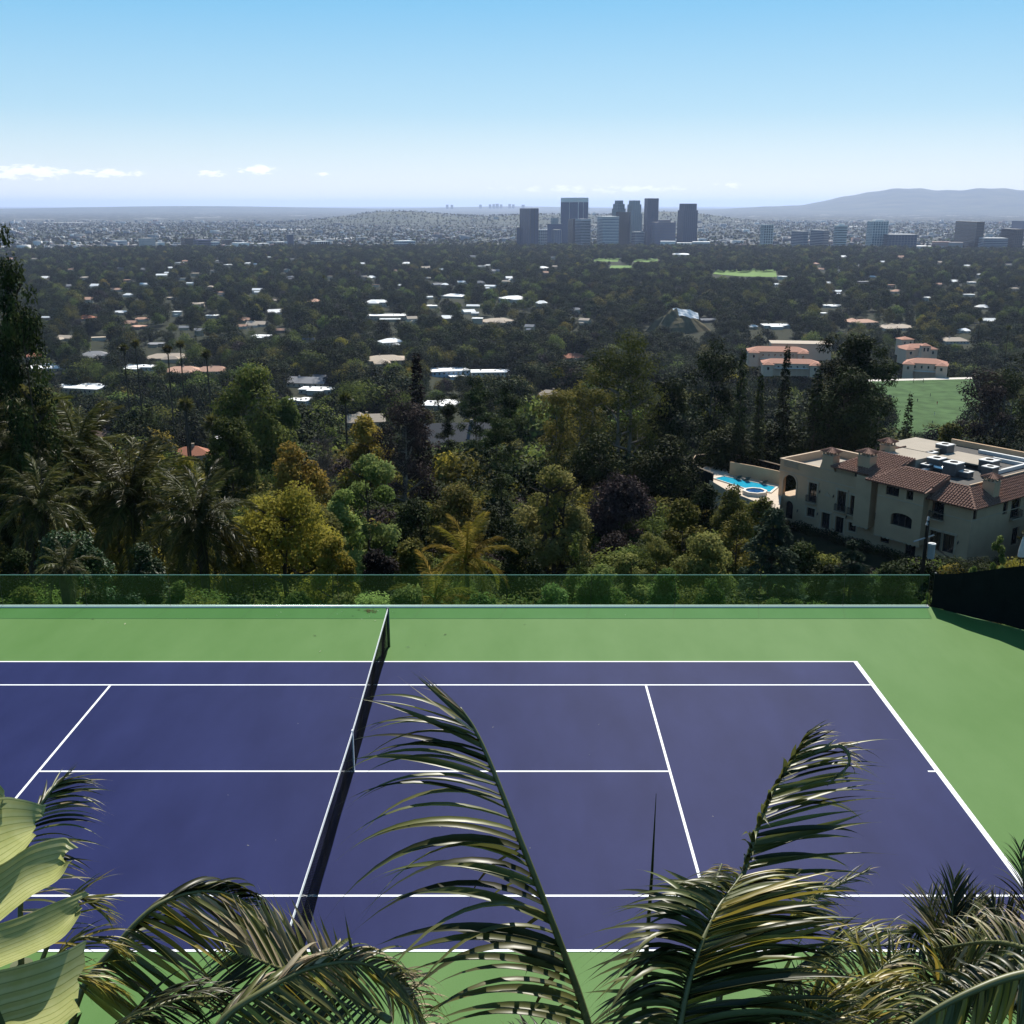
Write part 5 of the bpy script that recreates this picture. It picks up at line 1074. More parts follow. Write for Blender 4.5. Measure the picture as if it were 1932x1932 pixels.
spa = thing('hot_tub', 'raised octagonal hot tub between the pool and the mansion', 'hot tub', tuple(at_z(1424, 932, Zp)))
mb = MB(); O = [(math.cos(a) * 1.9, math.sin(a) * 1.9) for a in np.linspace(0, 2 * math.pi, 9)[:-1]]; I_ = [(x * .78, y * .78) for x, y in O]
for i in range(8): j = (i + 1) % 8; mb.quad((*O[i], 0), (*O[j], 0), (*O[j], .6), (*O[i], .6)); mb.quad((*O[i], .6), (*O[j], .6), (*I_[j], .6), (*I_[i], .6)); mb.quad((*I_[j], .3), (*I_[i], .3), (*I_[i], .6), (*I_[j], .6))
mb.build('rim', bpy.data.materials['pale pool coping'], spa); mw = mat('deep blue tub water', (.015, .07, .2), .06, .6, var=.2); MB().poly([(x, y, .45) for x, y in I_]).build('tub_water', mw, spa)
gw = thing('garden_wall', 'beige garden wall behind the swimming pool', 'wall', (0, 0, 0)); mb = MB(); PW = [at_z(a, b, Zp) for a, b in [(1376, 896), (1420, 904), (1475, 916)]]
for a, b in zip(PW[:-1], PW[1:]):
    d = (b - a).normalized(); n_ = Vector((-d.y, d.x, 0)) * .2; mb.prism([(a.x, a.y), (b.x, b.y), (b.x + n_.x, b.y + n_.y), (a.x + n_.x, a.y + n_.y)], Zp, Zp + 2.2)
mb.build('wall', STM, gw)
hd = thing('curved_fence', 'dark curved fence with pale top rail round the end of the pool terrace', 'fence', (0, 0, 0)); mb = MB(); mr_ = MB(); PF = [at_z(a, b, Zp) for a, b in [(1345, 908), (1318, 897), (1304, 884), (1312, 873), (1345, 869), (1385, 872), (1425, 880), (1475, 893)]]
for a, b in zip(PF[:-1], PF[1:]):
    d = (b - a); L_n = d.length; n_ = max(2, int(L_n / .9))
    for i in range(n_): c = a.lerp(b, i / n_); mb.box(c.x - .06, c.x + .06, c.y - .06, c.y + .06, Zp - 3, Zp + 1.3)
    mb.quad((a.x, a.y, Zp - 2), (b.x, b.y, Zp - 2), (b.x, b.y, Zp + 1.2), (a.x, a.y, Zp + 1.2)); mr_.tube([(a.x, a.y, Zp + 1.32), (b.x, b.y, Zp + 1.32)], .09, 5)
mb.build('fence_panel', WS, hd); mr_.build('top_rail', TRM, hd)
for k, (a, b) in enumerate([(1392, 905), (1408, 908), (1440, 914)]):
    q = at_z(a, b, Zp); s = thing('sun_lounger', ['dark sun lounger by the pool, leftmost', 'dark sun lounger by the pool, the middle one', 'dark sun lounger by the pool, nearest the mansion'][k], 'sun lounger', tuple(q), MROT + 1.2, 'loungers behind the pool'); MB().box(-.35, .35, -.2, 1.0, .3, .4).build('seat', DKR, s); MB().add([(-.35, -.2, .4), (.35, -.2, .4), (.35, -.8, .9), (-.35, -.8, .9), (-.35, -.26, .3), (.35, -.26, .3), (.35, -.86, .8), (-.35, -.86, .8)], [(0, 1, 2, 3), (7, 6, 5, 4), (0, 4, 5, 1), (1, 5, 6, 2), (2, 6, 7, 3), (3, 7, 4, 0)]).build('backrest', DKR, s)
    for x in (-.3, .26):
        for y in (-.15, .9): MB().box(x, x + .05, y, y + .05, 0, .3).build('leg', DKR, s)
q = m_local(2.3, 3.2); t = thing('potted_plant', 'yellowing potted plant standing in the arched loggia of the mansion', 'plant', (q[0], q[1], MA[2] + 2.7)); MB().tube([(0, 0, 0), (0, 0, .7)], [.3, .42], 10).build('pot', RT, t); tm, cm = crown_mesh('bush', 'autumn', 1, L=.16); obj('foliage', cm, t, (0, 0, .5), scale=(.75, .75, 1.2))
hg = thing('hedge', 'dark clipped hedge along the foot of the mansion front', 'hedge', tuple(MA), MROT)
bl = [((u, -1.8 + .3 * math.sin(u * 1.3), -1.3 + .5 * random.random()), random.uniform(.7, 1.1), random.random()) for u in np.arange(1.5, 31, .7)]
V, F, T = blob_leaves(bl, 9000, .26, .15); obj('foliage', raw_mesh('foliage', V, F, LM['dark'], T), hg)
# path / drive patches seen through the trees
for k, pts in enumerate([[(1240, 908), (1262, 905), (1272, 922), (1244, 926)], [(1482, 1092), (1500, 1086), (1560, 1140), (1500, 1150)]]):
    P = [ray_ground(a, b, 18, 400) for a, b in pts]; tag(MB().poly([(p.x, p.y, float(ground(p.x, p.y)) + .35) for p in P]).build('driveway', PATHM if 'PATHM' in globals() else CONC), kind='structure')

# utility pole with transformer and wires
q = at_y(1741, 1075, 62); g0 = float(ground(q.x, q.y)); pole = thing('utility_pole', 'dark wooden utility pole with grey transformer can in front of the mansion', 'utility pole', (q.x, q.y, g0)); top = at_y(1741, 982, 62).z - g0
WOOD = mat('weathered pole wood', (.035, .026, .02), .95, .1, var=.3); MB().tube([(0, 0, -1), (0, 0, top)], [.17, .13], 9).build('pole', WOOD, pole); k_ = px_of(tuple(q))[2] / FOC
XA = mat('weathered pale crossarm', (.30, .29, .28), .9, .2, var=.2)
MB().tube([(-26 * k_, -.3, top - 39 * k_), (16 * k_, .2, top - 30 * k_)], .075, 4).build('crossarm', XA, pole); MB().tube([(-4 * k_, -.2, top - 8 * k_), (2 * k_, .2, top + 6 * k_)], .09, 4).build('crossarm', XA, pole)
tr_ = MB().tube([(10 * k_, -.2, top - 72 * k_), (10 * k_, -.2, top - 46 * k_)], 6.5 * k_, 14).build('transformer', mat('grey painted transformer', (.30, .31, .32), .6, .3, var=.08), pole, smooth=False); MB().tube([(10 * k_, -.2, top - 45.8 * k_), (10 * k_, -.2, top - 43 * k_)], 7.2 * k_, 14).build('lid', HVT, tr_)
for b_ in [at_y(1850, 1055, 75), at_y(1885, 1070, 70), at_y(1800, 1030, 90)]:
    a = Vector((.1, 0, top - 40 * k_)); b = b_ - Vector((q.x, q.y, g0)); MB().tube([a.lerp(b, i / 8) - Vector((0, 0, math.sin(math.pi * i / 8) * .8)) for i in range(9)], .02, 4, False).build('wire', BLK, pole)
q = at_y(1926, 1052, 58); um = thing('closed_umbrella', 'closed white patio umbrella at the right edge by the mansion', 'umbrella', tuple(q)); k_ = px_of(tuple(q))[2] / FOC; h = 44 * k_
MB().tube([(0, 0, -6), (0, 0, h)], .04, 6).build('pole', IRON, um); mb = MB(); mb.tube([(0, 0, h * .05), (0, 0, h * .3), (0, 0, h * .75), (0, 0, h)], [.24, .22, .11, .02], 8); mb.build('canopy', mat('white canvas', (.65, .65, .62), .9, .1, var=.08, trans=.2), um)
# ------------------------------------------------------------------ woods between the things above
BOXES += [(1465, 850, 1932, 1040, 215), (1330, 880, 1470, 948, 190), (1240, 905, 1275, 925, 150), (1480, 1085, 1520, 1130, 40)]
FILL = [('broad', 'dark', 'dark green leafy tree'), ('broad', 'deep', 'near black evergreen tree'), ('broad', 'green', 'mid green leafy tree'), ('broad', 'olive', 'olive leafy tree'), ('euc', 'dark', 'tall dark loose crowned tree'), ('euc', 'green', 'tall green loose crowned tree'), ('conifer', 'pine', 'dark pointed conifer'),
        ('pine', 'pine', 'dark clumpy pine'), ('cypress', 'dark', 'dark columnar cypress'), ('broad', 'plum', 'brown purple leafy tree'), ('broad', 'autumn', 'yellow leafy tree'), ('bush', 'green', 'rounded green shrub'), ('bare', 'grey', 'bare grey twiggy tree'), ('broad', 'rust', 'orange leafy tree')]
WT = np.array([7, 6, 5, 4, 3, 3, 2.4, 3, 2.2, 1.4, .8, 3, .5, .45]); WT /= WT.sum()
def free(px, hwp, top, base, d):
    return not any(px + hwp > b[0] and px - hwp < b[2] and base > b[1] and top < b[3] and d < b[4] + 4 for b in BOXES)
cnt = 0; placed = []; SRC = {}; SRH = {}; SRN = {}
for _ in range(5200):
    if cnt >= 250: break
    px = rng.uniform(-60, 1990); row = 1135 - 480 * rng.random() ** 1.15; q = ray_ground(px, row, 30, 900)
    d = px_of(q)[2]; r = math.hypot(q.x - 3.2, q.y + 14)
    if q.y < 18.5: continue
    k = rng.choice(len(FILL), p=WT); kind, leaf, txt = FILL[k]
    if r < 75: Hh = rng.uniform(3, 6.5); kind, leaf, txt = FILL[rng.choice([2, 3, 11, 0, 10])]
    elif r < 170: Hh = rng.uniform(6, 11)
    else: Hh = rng.uniform(8, 17)
    if kind == 'bush': Hh *= .5
    hw = Hh / CANON[kind] * rng.uniform(.8, 1.15); top = px_of((q.x, q.y, q.z + Hh))[1]; hp = hw * FOC / d
    if not free(px, hp * .85, top, row, d): continue
    if any((q.x - a) ** 2 + (q.y - b) ** 2 < (.55 * (hw + c)) ** 2 for a, b, c in placed): continue
    placed.append((q.x, q.y, hw)); zone = 'on the hillside just below the court' if r < 75 else 'on the middle of the wooded hillside' if r < 170 else 'among the houses lower down the hillside'
    lb = where(px, .6 * top + .4 * row, txt); t = tree_at(q.x, q.y, hw, Hh, kind, leaf, lb or txt + ' ' + zone, txt + 's of the hillside', low=r > 150, L=None if r > 150 else min(.12, max(.04, 5.5 * d / FOC / hw))); cnt += 1
    (SRC if r > 150 else SRH if r > 80 else SRN).setdefault((kind, leaf), [c for c in t.children if c.name.startswith('crown')][0])

for (px, Y, kind, leaf, hw, Hh, lab) in [(75, 24, 'bush', 'green', 1.5, 2.4, 'round green shrub behind the glass near the left edge'), (505, 25, 'bush', 'olive', 1.6, 2.6, 'olive shrub behind the glass below the large golden tree'), (955, 24, 'bush', 'pale', 1.4, 2.3, 'pale shrub behind the glass right of the golden fern'),
        (1190, 26, 'broad', 'green', 1.7, 3.4, 'small green tree behind the glass in the middle'), (300, 27, 'broad', 'olive', 1.8, 3.6, 'small olive tree behind the glass under the date palms'), (1400, 25, 'bush', 'dark', 1.6, 2.5, 'dark shrub behind the glass left of the cedar'), (1640, 24, 'leafy', 'bright', 1.2, 2.8, 'bright leaved shrub behind the glass near the right end')]:
    q = at_y(px, 1100, Y); t = tree_at(q.x, q.y, hw, Hh, kind, leaf, lab, L=.055); SRN.setdefault((kind, leaf), [c for c in t.children if c.name.startswith('crown')][0])
def scatter(name, P, SC, ROT, IDX, sources, label):
    """one object: the sources set out on the points"""
    me = bpy.data.meshes.new(name); me.vertices.add(len(P)); me.vertices.foreach_set('co', np.asarray(P, np.float32).ravel())
    for nm, ty, dat in (('sc', 'FLOAT_VECTOR', SC), ('rt', 'FLOAT', ROT), ('ix', 'INT', IDX)):
        a = me.attributes.new(nm, ty, 'POINT'); a.data.foreach_set('vector' if ty == 'FLOAT_VECTOR' else 'value', np.asarray(dat, np.int32 if ty == 'INT' else np.float32).ravel())
    o = obj(name, me); g = bpy.data.node_groups.new(name, 'GeometryNodeTree'); g.interface.new_socket('Geometry', in_out='INPUT', socket_type='NodeSocketGeometry'); g.interface.new_socket('Geometry', in_out='OUTPUT', socket_type='NodeSocketGeometry')
    N = g.nodes; L = g.links; gi = N.new('NodeGroupInput'); go = N.new('NodeGroupOutput'); jn = N.new('GeometryNodeJoinGeometry')
    def att(nm, ty): a = N.new('GeometryNodeInputNamedAttribute'); a.data_type = ty; a.inputs[0].default_value = nm; return a.outputs[0]
    sc = att('sc', 'FLOAT_VECTOR'); rt = att('rt', 'FLOAT'); ix = att('ix', 'INT'); cx = N.new('ShaderNodeCombineXYZ'); L.new(rt, cx.inputs[2])
    for k, s in enumerate(sources):
        oi = N.new('GeometryNodeObjectInfo'); oi.transform_space = 'ORIGINAL'; oi.inputs['Object'].default_value = s; oi.inputs['As Instance'].default_value = True
        cm = N.new('FunctionNodeCompare'); cm.data_type = 'INT'; cm.operation = 'EQUAL'; L.new(ix, cm.inputs[2]); cm.inputs[3].default_value = k
        ip = N.new('GeometryNodeInstanceOnPoints'); L.new(gi.outputs[0], ip.inputs['Points']); L.new(cm.outputs[0], ip.inputs['Selection']); L.new(oi.outputs['Geometry'], ip.inputs['Instance']); L.new(cx.outputs[0], ip.inputs['Rotation']); L.new(sc, ip.inputs['Scale']); L.new(ip.outputs[0], jn.inputs[0])
    L.new(jn.outputs[0], go.inputs[0]); md = o.modifiers.new('scatter', 'NODES'); md.node_group = g
    tag(o, kind='stuff'); o['label'] = label; return o
def wedge(n, r0, r1, pw=1.0, half=37.0):
    a = np.radians(rng.uniform(-half, half, n)); r = np.sqrt(r0 ** 2 + (r1 ** 2 - r0 ** 2) * rng.random(n) ** pw); x = CAM[0] + r * np.sin(a); y = CAM[1] + r * np.cos(a); return x, y, ground(x, y), r
def open_mask(x, y, z, hw, H):
    d = np.stack([x - CAM[0], y - CAM[1], z - CAM[2]], 1); f = np.array([0, math.cos(PITCH), -math.sin(PITCH)]); u = np.array([0, math.sin(PITCH), math.cos(PITCH)])
    zz = d @ f; px = 966 + FOC * d[:, 0] / zz; b = 966 - FOC * (d @ u) / zz; d2 = d + np.array([0, 0, 1]) * H[:, None]; t = 966 - FOC * (d2 @ u) / (d2 @ f); hp = hw * FOC / zz; ok = np.ones(len(x), bool)
    for B in BOXES: ok &= ~((px + hp * .8 > B[0]) & (px - hp * .8 < B[2]) & (b > B[1]) & (t < B[3]) & (zz < B[4] + 6))
    return ok
keys = list(SRC); wts = np.array([max([w for w, f in zip(WT, FILL) if f[0] == k[0] and f[1] == k[1]]) for k in keys]); wts /= wts.sum()
far_w = np.array([w * (.2 if k[1] in ('autumn', 'rust', 'grey', 'plum') else 2.0 if k == ('conifer', 'pine') or k[0] == 'cypress' else .5 if k[1] == 'green' else .8 if k[1] == 'olive' else 4.0 if k[1] == 'deep' else 1.0) for w, k in zip(wts, keys)]); far_w /= far_w.sum()
def woods(name, n, r0, r1, hmin, hmax, pw, w, label, keys=keys, src=SRC):
    x, y, z, r = wedge(n, r0, r1, pw); ix = rng.choice(len(keys), n, p=w); Hh = rng.uniform(hmin, hmax, n); cn = np.array([CANON[k[0]] for k in keys])[ix]; hw = Hh / cn * rng.uniform(.85, 1.3, n)
    dens = np.sin(x / 90 + 2) * np.sin(y / 130) + .6 * np.sin(x / 37 - y / 51); ok = open_mask(x, y, z, hw, Hh) & (rng.random(n) < .8 + .25 * dens)
    scatter(name, np.stack([x, y, z - .4], 1)[ok], np.stack([hw, hw, Hh / cn], 1)[ok], rng.uniform(0, 6.28, n)[ok], ix[ok], [src[k] for k in keys], label)
def wts_of(ks): w = np.array([max([w for w, f in zip(WT, FILL) if f[0] == k[0] and f[1] == k[1]] + [1.5]) for k in ks]); return w / w.sum()
woods('railing_shrubs', 1400, 33, 92, 2.2, 4.8, 1.0, wts_of(list(SRN)), 'shrubs and small trees crowding the slope below the railing', list(SRN), SRN)
woods('hillside_woods', 2400, 88, 170, 4, 10, 1.0, wts_of(list(SRH)), 'woods filling the hillside between the single trees', list(SRH), SRH)
woods('valley_woods', 2200, 150, 330, 8, 15, 1.0, wts, 'woods on the lower hillside among the houses')
woods('wooded_plain', 11000, 280, 1050, 9, 23, .95, far_w, 'dark wooded plain beyond the hillside')
woods('far_woods', 50000, 1000, 3740, 10, 24, .95, far_w, 'dark woods stretching to the edge of the city')
woods('city_trees', 26000, 4120, 9500, 7, 14, 1.4, far_w, 'street trees scattered through the far city')

# far city: low buildings no one could count
x, y, z, r = wedge(13000, 4120, 11000, 1.75); n = len(x)
cols = [tint('city white', (.50, .49, .47)), tint('city cream', (.33, .30, .27)), tint('city grey', (.22, .22, .23)), tint('city brick', (.27, .17, .14)), tint('city dark', (.09, .09, .1))]
ix = rng.choice(5, n, p=[.2, .24, .26, .08, .22]); big = rng.random(n); L1 = rng.uniform(9, 24, n) * np.where(big > .9, 2.2, 1); L2 = rng.uniform(9, 20, n) * np.where(big > .9, 1.8, 1); hh = rng.uniform(4, 9, n) * np.where(big > .95, 2.2, 1)
hp_ = np.abs(np.arctan2(x - 3.2, y + 14)) ; keep = ~((z > -116) & (rng.random(n) > .12)) & (rng.random(n) < .55 + .5 * np.sin(x / 410 + y / 900) * np.sin(y / 330 + 1) + .25 * np.sin(y / 140 + x / 700))
V = []; F = []; c8 = np.array([(-.5, -.5, 0), (.5, -.5, 0), (.5, .5, 0), (-.5, .5, 0), (-.5, -.5, 1), (.5, -.5, 1), (.5, .5, 1), (-.5, .5, 1)])
f5 = np.array([(4, 5, 6, 7), (0, 1, 5, 4), (1, 2, 6, 5), (2, 3, 7, 6), (3, 0, 4, 7)])
a = rng.choice([.2, .2 + math.pi / 2], n) + rng.normal(0, .08, n)
for c in range(5):
    s = np.where((ix == c) & keep)[0]; q = c8[None] * np.stack([L1[s], L2[s], hh[s]], 1)[:, None]; ca, sa = np.cos(a[s])[:, None], np.sin(a[s])[:, None]
    P = np.stack([q[..., 0] * ca - q[..., 1] * sa + x[s][:, None], q[..., 0] * sa + q[..., 1] * ca + y[s][:, None], q[..., 2] + z[s][:, None] - .5], -1).reshape(-1, 3)
    V.append(P); F.append((f5[None] + (np.arange(len(s)) * 8)[:, None, None]).reshape(-1, 4))
off = 0; VV = []; FF = []; MI = []
for c in range(5): VV.append(V[c]); FF.append(F[c] + off); MI.append(np.full(len(F[c]), c)); off += len(V[c])
me = raw_mesh('far_city_buildings', np.concatenate(VV), np.concatenate(FF))
for c in cols: me.materials.append(c)
me.polygons.foreach_set('material_index', np.concatenate(MI).astype(np.int32)); tag(obj('far_city_buildings', me), kind='stuff')
# ------------------------------------------------------------------ palms and banana plant close to the camera
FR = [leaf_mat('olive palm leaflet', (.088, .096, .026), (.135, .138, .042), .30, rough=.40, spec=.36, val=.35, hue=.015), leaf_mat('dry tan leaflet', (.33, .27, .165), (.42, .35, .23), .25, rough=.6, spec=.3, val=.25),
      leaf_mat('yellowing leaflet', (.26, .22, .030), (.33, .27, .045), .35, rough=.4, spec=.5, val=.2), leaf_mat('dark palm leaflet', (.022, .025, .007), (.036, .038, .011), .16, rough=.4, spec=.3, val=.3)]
RAC = mat('palm rachis', (.10, .105, .035), .45, .4, var=.2, scale=8)
def leaflet_mesh(droop, twist, wid, m, n=11):
    vs = []; fs = []
    for i in range(n + 1):
        t = i / n; w = 1.0 * wid * (math.sin(math.pi * min(1, t * 1.02 + .06) ** .62)) * .5 if t < .999 else .0004; w = max(w, .0006)
        x = t - .30 * droop * t ** 3; z = .10 * t - droop * (.35 * t ** 1.6 + .55 * t ** 2.6); a = twist * t * t; c, s = math.cos(a), math.sin(a); v = .33 * w
        for y, zz in ((-w, v), (0, -v), (w, v)): vs.append((x, y * c - zz * s, z + y * s + zz * c))
    for i in range(n):
        for j in (0, 1): fs.append((i * 3 + j, i * 3 + j + 1, i * 3 + j + 4, i * 3 + j + 3))
    me = raw_mesh('leaflet', vs, fs, FR[m], [.5] * len(vs), True); return me
_lf = {}
def leaflet(d, w, m):
    d = min(4, max(0, round(d * 4))); k = (d, m, random.randrange(4), round(w * 100))
    if k not in _lf: _lf[k] = leaflet_mesh(d / 4 + random.uniform(-.06, .06), random.uniform(-.9, .9), w, m)
    return _lf[k]
def spline(P, n):
    P = [Vector(p) for p in P]; Q = [P[0] * 2 - P[1]] + P + [P[-1] * 2 - P[-2]]; out = []; m = len(P) - 1
    for i in range(n + 1):
        u = i / n * m; k = min(int(u), m - 1); t = u - k; a, b, c, d = Q[k:k + 4]; out.append(.5 * ((2 * b) + (c - a) * t + (2 * a - 5 * b + 4 * c - d) * t * t + (3 * b - a - 3 * c + d) * t ** 3))
    return out
def P3(px, py, D): return at_y(px, py, CAM[1] + D)
def frond(root, pts, sides, n=46, rr=.013, mats=(0,), tone=None):
    """rachis through pts (photo x, y, distance); sides: (direction, length px, start, end, lean to tip, droop, width, material mix)"""
    o = root.location; S_ = [p - o for p in spline([P3(*p) for p in pts], 40)]
    fr = obj('frond', MB().tube(S_, [rr * (1.25 - k / 40) + .002 for k in range(41)], 6).mesh('frond', RAC, True), root)
    dm_ = sum(p[2] for p in pts) / len(pts)
    for (dv, lpx, t0, t1, lean, droop, wd, mm, *den) in sides:
        dv = Vector(dv).normalized(); cnt = int(n * (t1 - t0) * (den[0] if den else 1))
        for i in range(cnt):
            t = t0 + (t1 - t0) * (i + random.uniform(.2, .8)) / cnt; k = min(39, int(t * 40)); p = S_[k].lerp(S_[k + 1], t * 40 - k); T = (S_[k + 1] - S_[k]).normalized()
            f = lean[0] + (lean[1] - lean[0]) * ((t - t0) / (t1 - t0)); d = (dv * (1 - f) + T * f + Vector((random.gauss(0, .06), random.gauss(0, .06), random.gauss(0, .06)))).normalized()
            prof = math.sin(math.pi * min(1, .24 + .68 * t)) ** .75; L_ = lpx * dm_ / FOC * prof * random.uniform(.88, 1.1)
            z = Vector((0, 0, 1)); y = z.cross(d); y = y.normalized() if y.length > .05 else Vector((0, 1, 0)); z2 = d.cross(y).normalized()
            roll = random.gauss(0, .35); y2 = y * math.cos(roll) + z2 * math.sin(roll); z2 = d.cross(y2)
            lf = obj('leaflet', leaflet(max(0, droop + random.gauss(0, .10)), wd, random.choice(mm)), fr); M = Matrix((d, y2, z2)).transposed().to_4x4(); M.translation = p
            lf.matrix_local = M @ Matrix.Diagonal((L_, L_, L_, 1))
    return fr
def palm(label, px, py, D, base=(0, 0)):
    q = P3(px, py, D); t = thing('palm_plant', label, 'palm', tuple(q)); h = q.z + .02
    MB().tube([(base[0], base[1], -h), (base[0] * .4, base[1] * .4, -h * .5), (0, 0, 0)], [.11, .085, .06], 10).build('trunk', mat('green ringed palm stem', (.10, .11, .05), .7, .3, var=.3, scale=10) if 'green ringed palm stem' not in bpy.data.materials else bpy.data.materials['green ringed palm stem'], t); return t
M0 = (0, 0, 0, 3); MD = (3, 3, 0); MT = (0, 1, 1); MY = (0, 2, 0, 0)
# centre palm: one tall frond seen from its side
p1 = palm('tall palm frond in the middle with leaflets hanging to the left', 1150, 2080, 4.4)
frond(p1, [(1150, 2080, 4.4), (1100, 1900, 4.45), (1040, 1735, 4.5), (970, 1555, 4.6), (925, 1440, 4.7), (895, 1375, 4.78), (868, 1335, 4.82)],
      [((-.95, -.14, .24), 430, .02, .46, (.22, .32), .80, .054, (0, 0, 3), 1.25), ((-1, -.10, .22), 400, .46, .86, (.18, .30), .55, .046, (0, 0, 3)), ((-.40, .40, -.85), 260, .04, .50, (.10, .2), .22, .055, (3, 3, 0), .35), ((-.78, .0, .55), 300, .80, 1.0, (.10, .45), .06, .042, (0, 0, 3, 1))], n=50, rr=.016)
frond(p1, [(1150, 2080, 4.4), (1085, 2020, 4.7), (960, 1960, 5.2)], [((-.2, .5, .6), 190, .1, 1, (.2, .5), .5, .06, MD), ((-.5, -.3, -.6), 190, .1, 1, (.2, .5), .4, .06, MD)], n=30)
# unopened spear leaf
sp_ = thing('palm_spear', 'dark upright unopened palm spear against the blue court', 'palm', tuple(P3(1220, 1790, 5.2))); a = Vector(sp_.location); b = P3(1238, 1497, 5.3) - a
MB().tube([(0, 0, -.6), (0, 0, 0), b * .5 + Vector((.004, 0, 0)), b], [.016, .014, .008, .0015], 6).build('spear', FR[3], sp_); MB().tube([(0, 0, -a.z), (0, 0, -.6)], [.06, .03], 8).build('stem', RAC, sp_)
# right hand palm: the frond with the curled tip, the broad one below it, more behind
p2 = palm('large palm at the right with a frond curled brown at its tip', 1330, 2080, 4.2)
frond(p2, [(1330, 2080, 4.3), (1370, 1800, 4.6), (1405, 1640, 4.8), (1450, 1510, 5.0), (1500, 1425, 5.1), (1522, 1385, 5.15)],
      [((1, .12, -.02), 330, .30, .80, (.10, .28), .38, .045, (0, 0, 0, 3)), ((.9, .1, .12), 185, .78, 1.0, (.20, .6), .38, .06, (0, 1, 0, 3)), ((-.35, -.75, .28), 90, .30, .98, (.35, .6), .55, .15, (0, 0, 3))], n=70, rr=.014)
frond(p2, [(1330, 2080, 4.3), (1535, 1420, 5.12), (1585, 1408, 5.1), (1602, 1440, 5.05), (1560, 1482, 5.05)][1:], [((.3, 0, .4), 50, .1, .9, (.3, .6), .6, .10, (1, 3, 1))], n=22, rr=.010)
frond(p2, [(1270, 2000, 3.7), (1300, 1850, 3.85), (1345, 1730, 4.1), (1400, 1650, 4.4)],
      [((-.75, -.35, .34), 250, .02, .95, (.18, .35), .95, .075, (0, 0, 3, 0)), ((.95, -.1, .16), 430, .02, .98, (.12, .35), .42, .045, (0, 0, 3, 2))], n=84, rr=.015)
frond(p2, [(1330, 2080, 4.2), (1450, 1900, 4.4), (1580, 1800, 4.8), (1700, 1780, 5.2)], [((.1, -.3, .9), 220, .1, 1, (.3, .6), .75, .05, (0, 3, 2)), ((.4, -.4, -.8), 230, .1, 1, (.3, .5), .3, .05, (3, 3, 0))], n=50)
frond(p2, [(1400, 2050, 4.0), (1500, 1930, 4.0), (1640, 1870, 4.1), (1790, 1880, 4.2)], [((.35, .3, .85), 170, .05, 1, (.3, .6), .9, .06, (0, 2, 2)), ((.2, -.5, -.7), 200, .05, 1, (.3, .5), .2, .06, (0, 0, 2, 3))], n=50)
frond(p2, [(1340, 1720, 5.4), (1352, 1660, 5.6), (1362, 1630, 5.7)], [((-.9, 0, -.4), 90, .1, 1, (.1, .3), .5, .07, (1, 2, 1)), ((.9, 0, -.3), 90, .1, 1, (.1, .3), .5, .07, (1, 2, 1))], n=34)
frond(p2, [(1440, 1790, 5.0), (1530, 1700, 5.3), (1640, 1640, 5.6)], [((.5, .2, .6), 110, .2, 1, (.5, .8), .2, .05, (1, 2, 0)), ((.6, 0, -.6), 130, .1, 1, (.4, .7), .3, .05, (0, 1, 3))], n=26)
for (a, b, c) in [((1560, 2040, 3.9), (1600, 1900, 4.1), (1690, 1800, 4.4)), ((1640, 2060, 3.8), (1600, 1960, 3.9), (1480, 1880, 4.0)), ((1700, 2060, 4.0), (1740, 1900, 4.3), (1850, 1800, 4.6)), ((1450, 2060, 3.7), (1480, 1960, 3.8), (1560, 1890, 3.9))]:
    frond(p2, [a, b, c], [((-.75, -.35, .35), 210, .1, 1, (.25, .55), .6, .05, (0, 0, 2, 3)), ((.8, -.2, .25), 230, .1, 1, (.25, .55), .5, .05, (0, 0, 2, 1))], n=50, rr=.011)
# small upright palm heads behind on the right
p3 = palm('small upright palm head with dark spear at the right', 1790, 1900, 5.4)
for dx, dy, m in [(-40, -205, (0, 1)), (10, -240, MD), (50, -200, (0, 1))]:
    frond(p3, [(1790, 1900, 5.4), (1790 + dx * .3, 1900 + dy * .5, 5.5), (1790 + dx, 1900 + dy, 5.7)], [((-.8, -.2, .35), 150, .15, 1, (.3, .7), .25, .06, m), ((.8, -.2, .35), 150, .15, 1, (.3, .7), .25, .06, m)], n=36, rr=.01)
for ex, ey in [(1650, 1850), (1690, 1760), (1880, 1790), (1900, 1880)]:
    frond(p3, [(1790, 1910, 5.4), ((1790 + ex) / 2, (1880 + ey) / 2 - 50, 5.4), (ex, ey, 5.3)], [((-.3, -.3, .8), 130, .1, 1, (.35, .6), .6, .06, (0, 0, 1)), ((.3, -.4, -.8), 140, .1, 1, (.35, .6), .2, .06, (0, 3))], n=34, rr=.01)
p4 = palm('dark palm clump at the right edge below the court corner', 1945, 1950, 4.9)
for ex, ey, m in [(1925, 1600, MD), (1870, 1700, MD), (1960, 1680, (0, 1)), (1850, 1830, MD), (1990, 1640, MD)]:
    frond(p4, [(1945, 1950, 4.9), ((1945 + ex) / 2 + 5, (1950 + ey) / 2 - 20, 5.0), (ex, ey, 5.2)], [((-.85, -.2, .3), 130, .15, 1, (.35, .7), .35, .06, m), ((.85, -.2, .3), 130, .15, 1, (.35, .7), .35, .06, m)], n=44, rr=.011)
p5 = palm('low arching palm frond in the bottom right corner', 2060, 1850, 3.4)
frond(p5, [(2060, 1830, 3.4), (1930, 1838, 3.4), (1830, 1872, 3.35), (1735, 1925, 3.3), (1650, 2000, 3.25)], [((-.12, -.35, -1), 190, .05, 1, (.12, .25), .12, .08, (0, 0, 2)), ((-.1, .8, .2), 150, .05, 1, (.2, .4), .9, .08, MD)], n=64, rr=.015)
